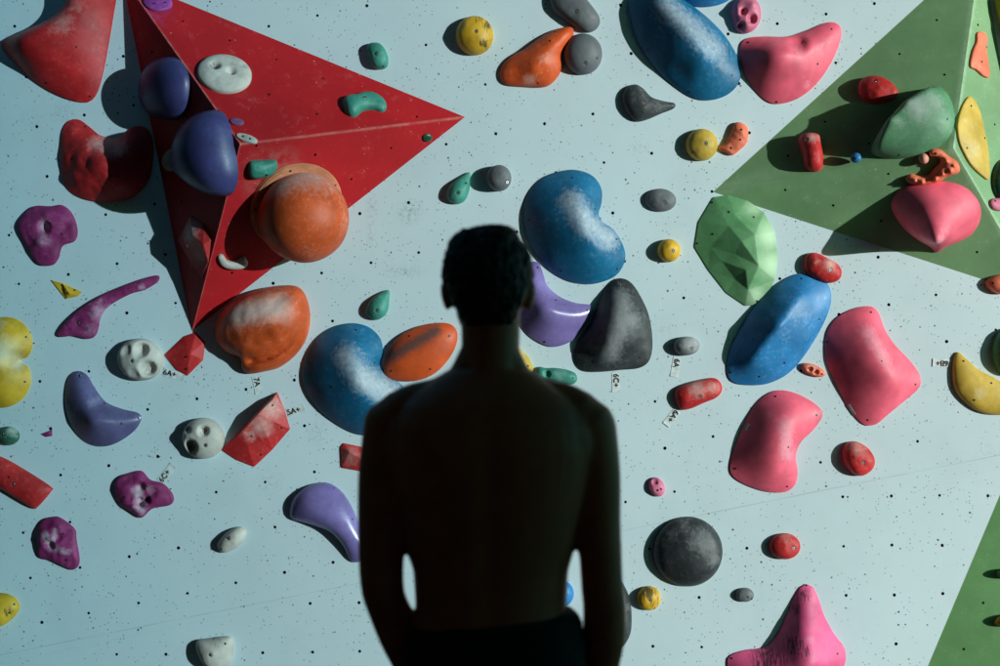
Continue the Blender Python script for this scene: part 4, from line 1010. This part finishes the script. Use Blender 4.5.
wr = mesh_obj('wall_right', [((XR, YB, -.1), (XR + .2, Y0, ZT)), ((XR, Y0, Z1), (XR + .2, .3, ZT)), ((XR, Y0, -.1), (XR + .2, .3, Z0)), ((XR, Y1, Z0), (XR + .2, .3, Z1))], M_DARK)
tag(wr, kind='structure')
# unseen sheet added in the opening to dim and tint sunlight towards the left
m, t, _ = nt('light_dimming_tint'); t.nodes.clear()
out = N(t, 'ShaderNodeOutputMaterial'); tr = N(t, 'ShaderNodeBsdfTransparent')
sx = N(t, 'ShaderNodeSeparateXYZ'); t.links.new(coord(t), sx.inputs[0])
f = ramp(t, sx.outputs[1], -4.4, -1.1)
cr = N(t, 'ShaderNodeValToRGB'); t.links.new(f, cr.inputs[0])
cr.color_ramp.elements[0].color = (.30, .51, .585, 1); cr.color_ramp.elements[1].color = (1, 1, 1, 1)
e = cr.color_ramp.elements.new(.5); e.color = (.74, .84, .87, 1)
t.links.new(cr.outputs[0], tr.inputs[0]); t.links.new(tr.outputs[0], out.inputs[0])
bm = bmesh.new(); vs = [bm.verts.new(p) for p in ((XR + .1, Y0, Z0), (XR + .1, Y1, Z0), (XR + .1, Y1, Z1), (XR + .1, Y0, Z1))]; bm.faces.new(vs)
me = bpy.data.meshes.new('dimming_sheet_mesh'); bm.to_mesh(me); bm.free()
tag(link('dimming_sheet', me, (m,)), kind='structure')

# ------------------------------------------------------------------ light, sky, camera
el = math.asin(SUN.z); az = math.atan2(SUN.x, SUN.y)
sl = bpy.data.lights.new('sun', 'SUN'); sl.energy = 4.9; sl.angle = R(.5); sl.color = (1, .975, .94)
so = bpy.data.objects.new('sun', sl); COL.objects.link(so)
so.rotation_euler = (-SUN).to_track_quat('-Z', 'Y').to_euler(); so.location = (8, -6, 6)
w = bpy.data.worlds.new('World'); SC.world = w; w.use_nodes = True; t = w.node_tree
bg = t.nodes['Background']; sky = t.nodes.new('ShaderNodeTexSky'); sky.sky_type = 'NISHITA'; sky.sun_disc = False
sky.sun_elevation = el; sky.sun_rotation = az
mx_ = t.nodes.new('ShaderNodeMix'); mx_.data_type = 'RGBA'; mx_.blend_type = 'MULTIPLY'; mx_.inputs[0].default_value = 1
mx_.inputs[7].default_value = (.30, 1.8, 2.3, 1)
t.links.new(sky.outputs[0], mx_.inputs[6]); t.links.new(mx_.outputs[2], bg.inputs[0]); bg.inputs[1].default_value = .1

cam = bpy.data.cameras.new('camera'); cam.lens = 50; cam.sensor_width = 36; cam.clip_end = 1000
cam.dof.use_dof = True; cam.dof.focus_distance = D - .03; cam.dof.aperture_fstop = 3.2
co_ = bpy.data.objects.new('camera', cam); COL.objects.link(co_); co_.location = CAM; co_.rotation_euler = (R(90), 0, 0)
SC.camera = co_
SC.view_settings.view_transform = 'Standard'; SC.view_settings.look = 'None'; SC.view_settings.exposure = 0
SC.cycles.use_denoising = True
SC.cycles.max_bounces = 6; SC.cycles.transparent_max_bounces = 8
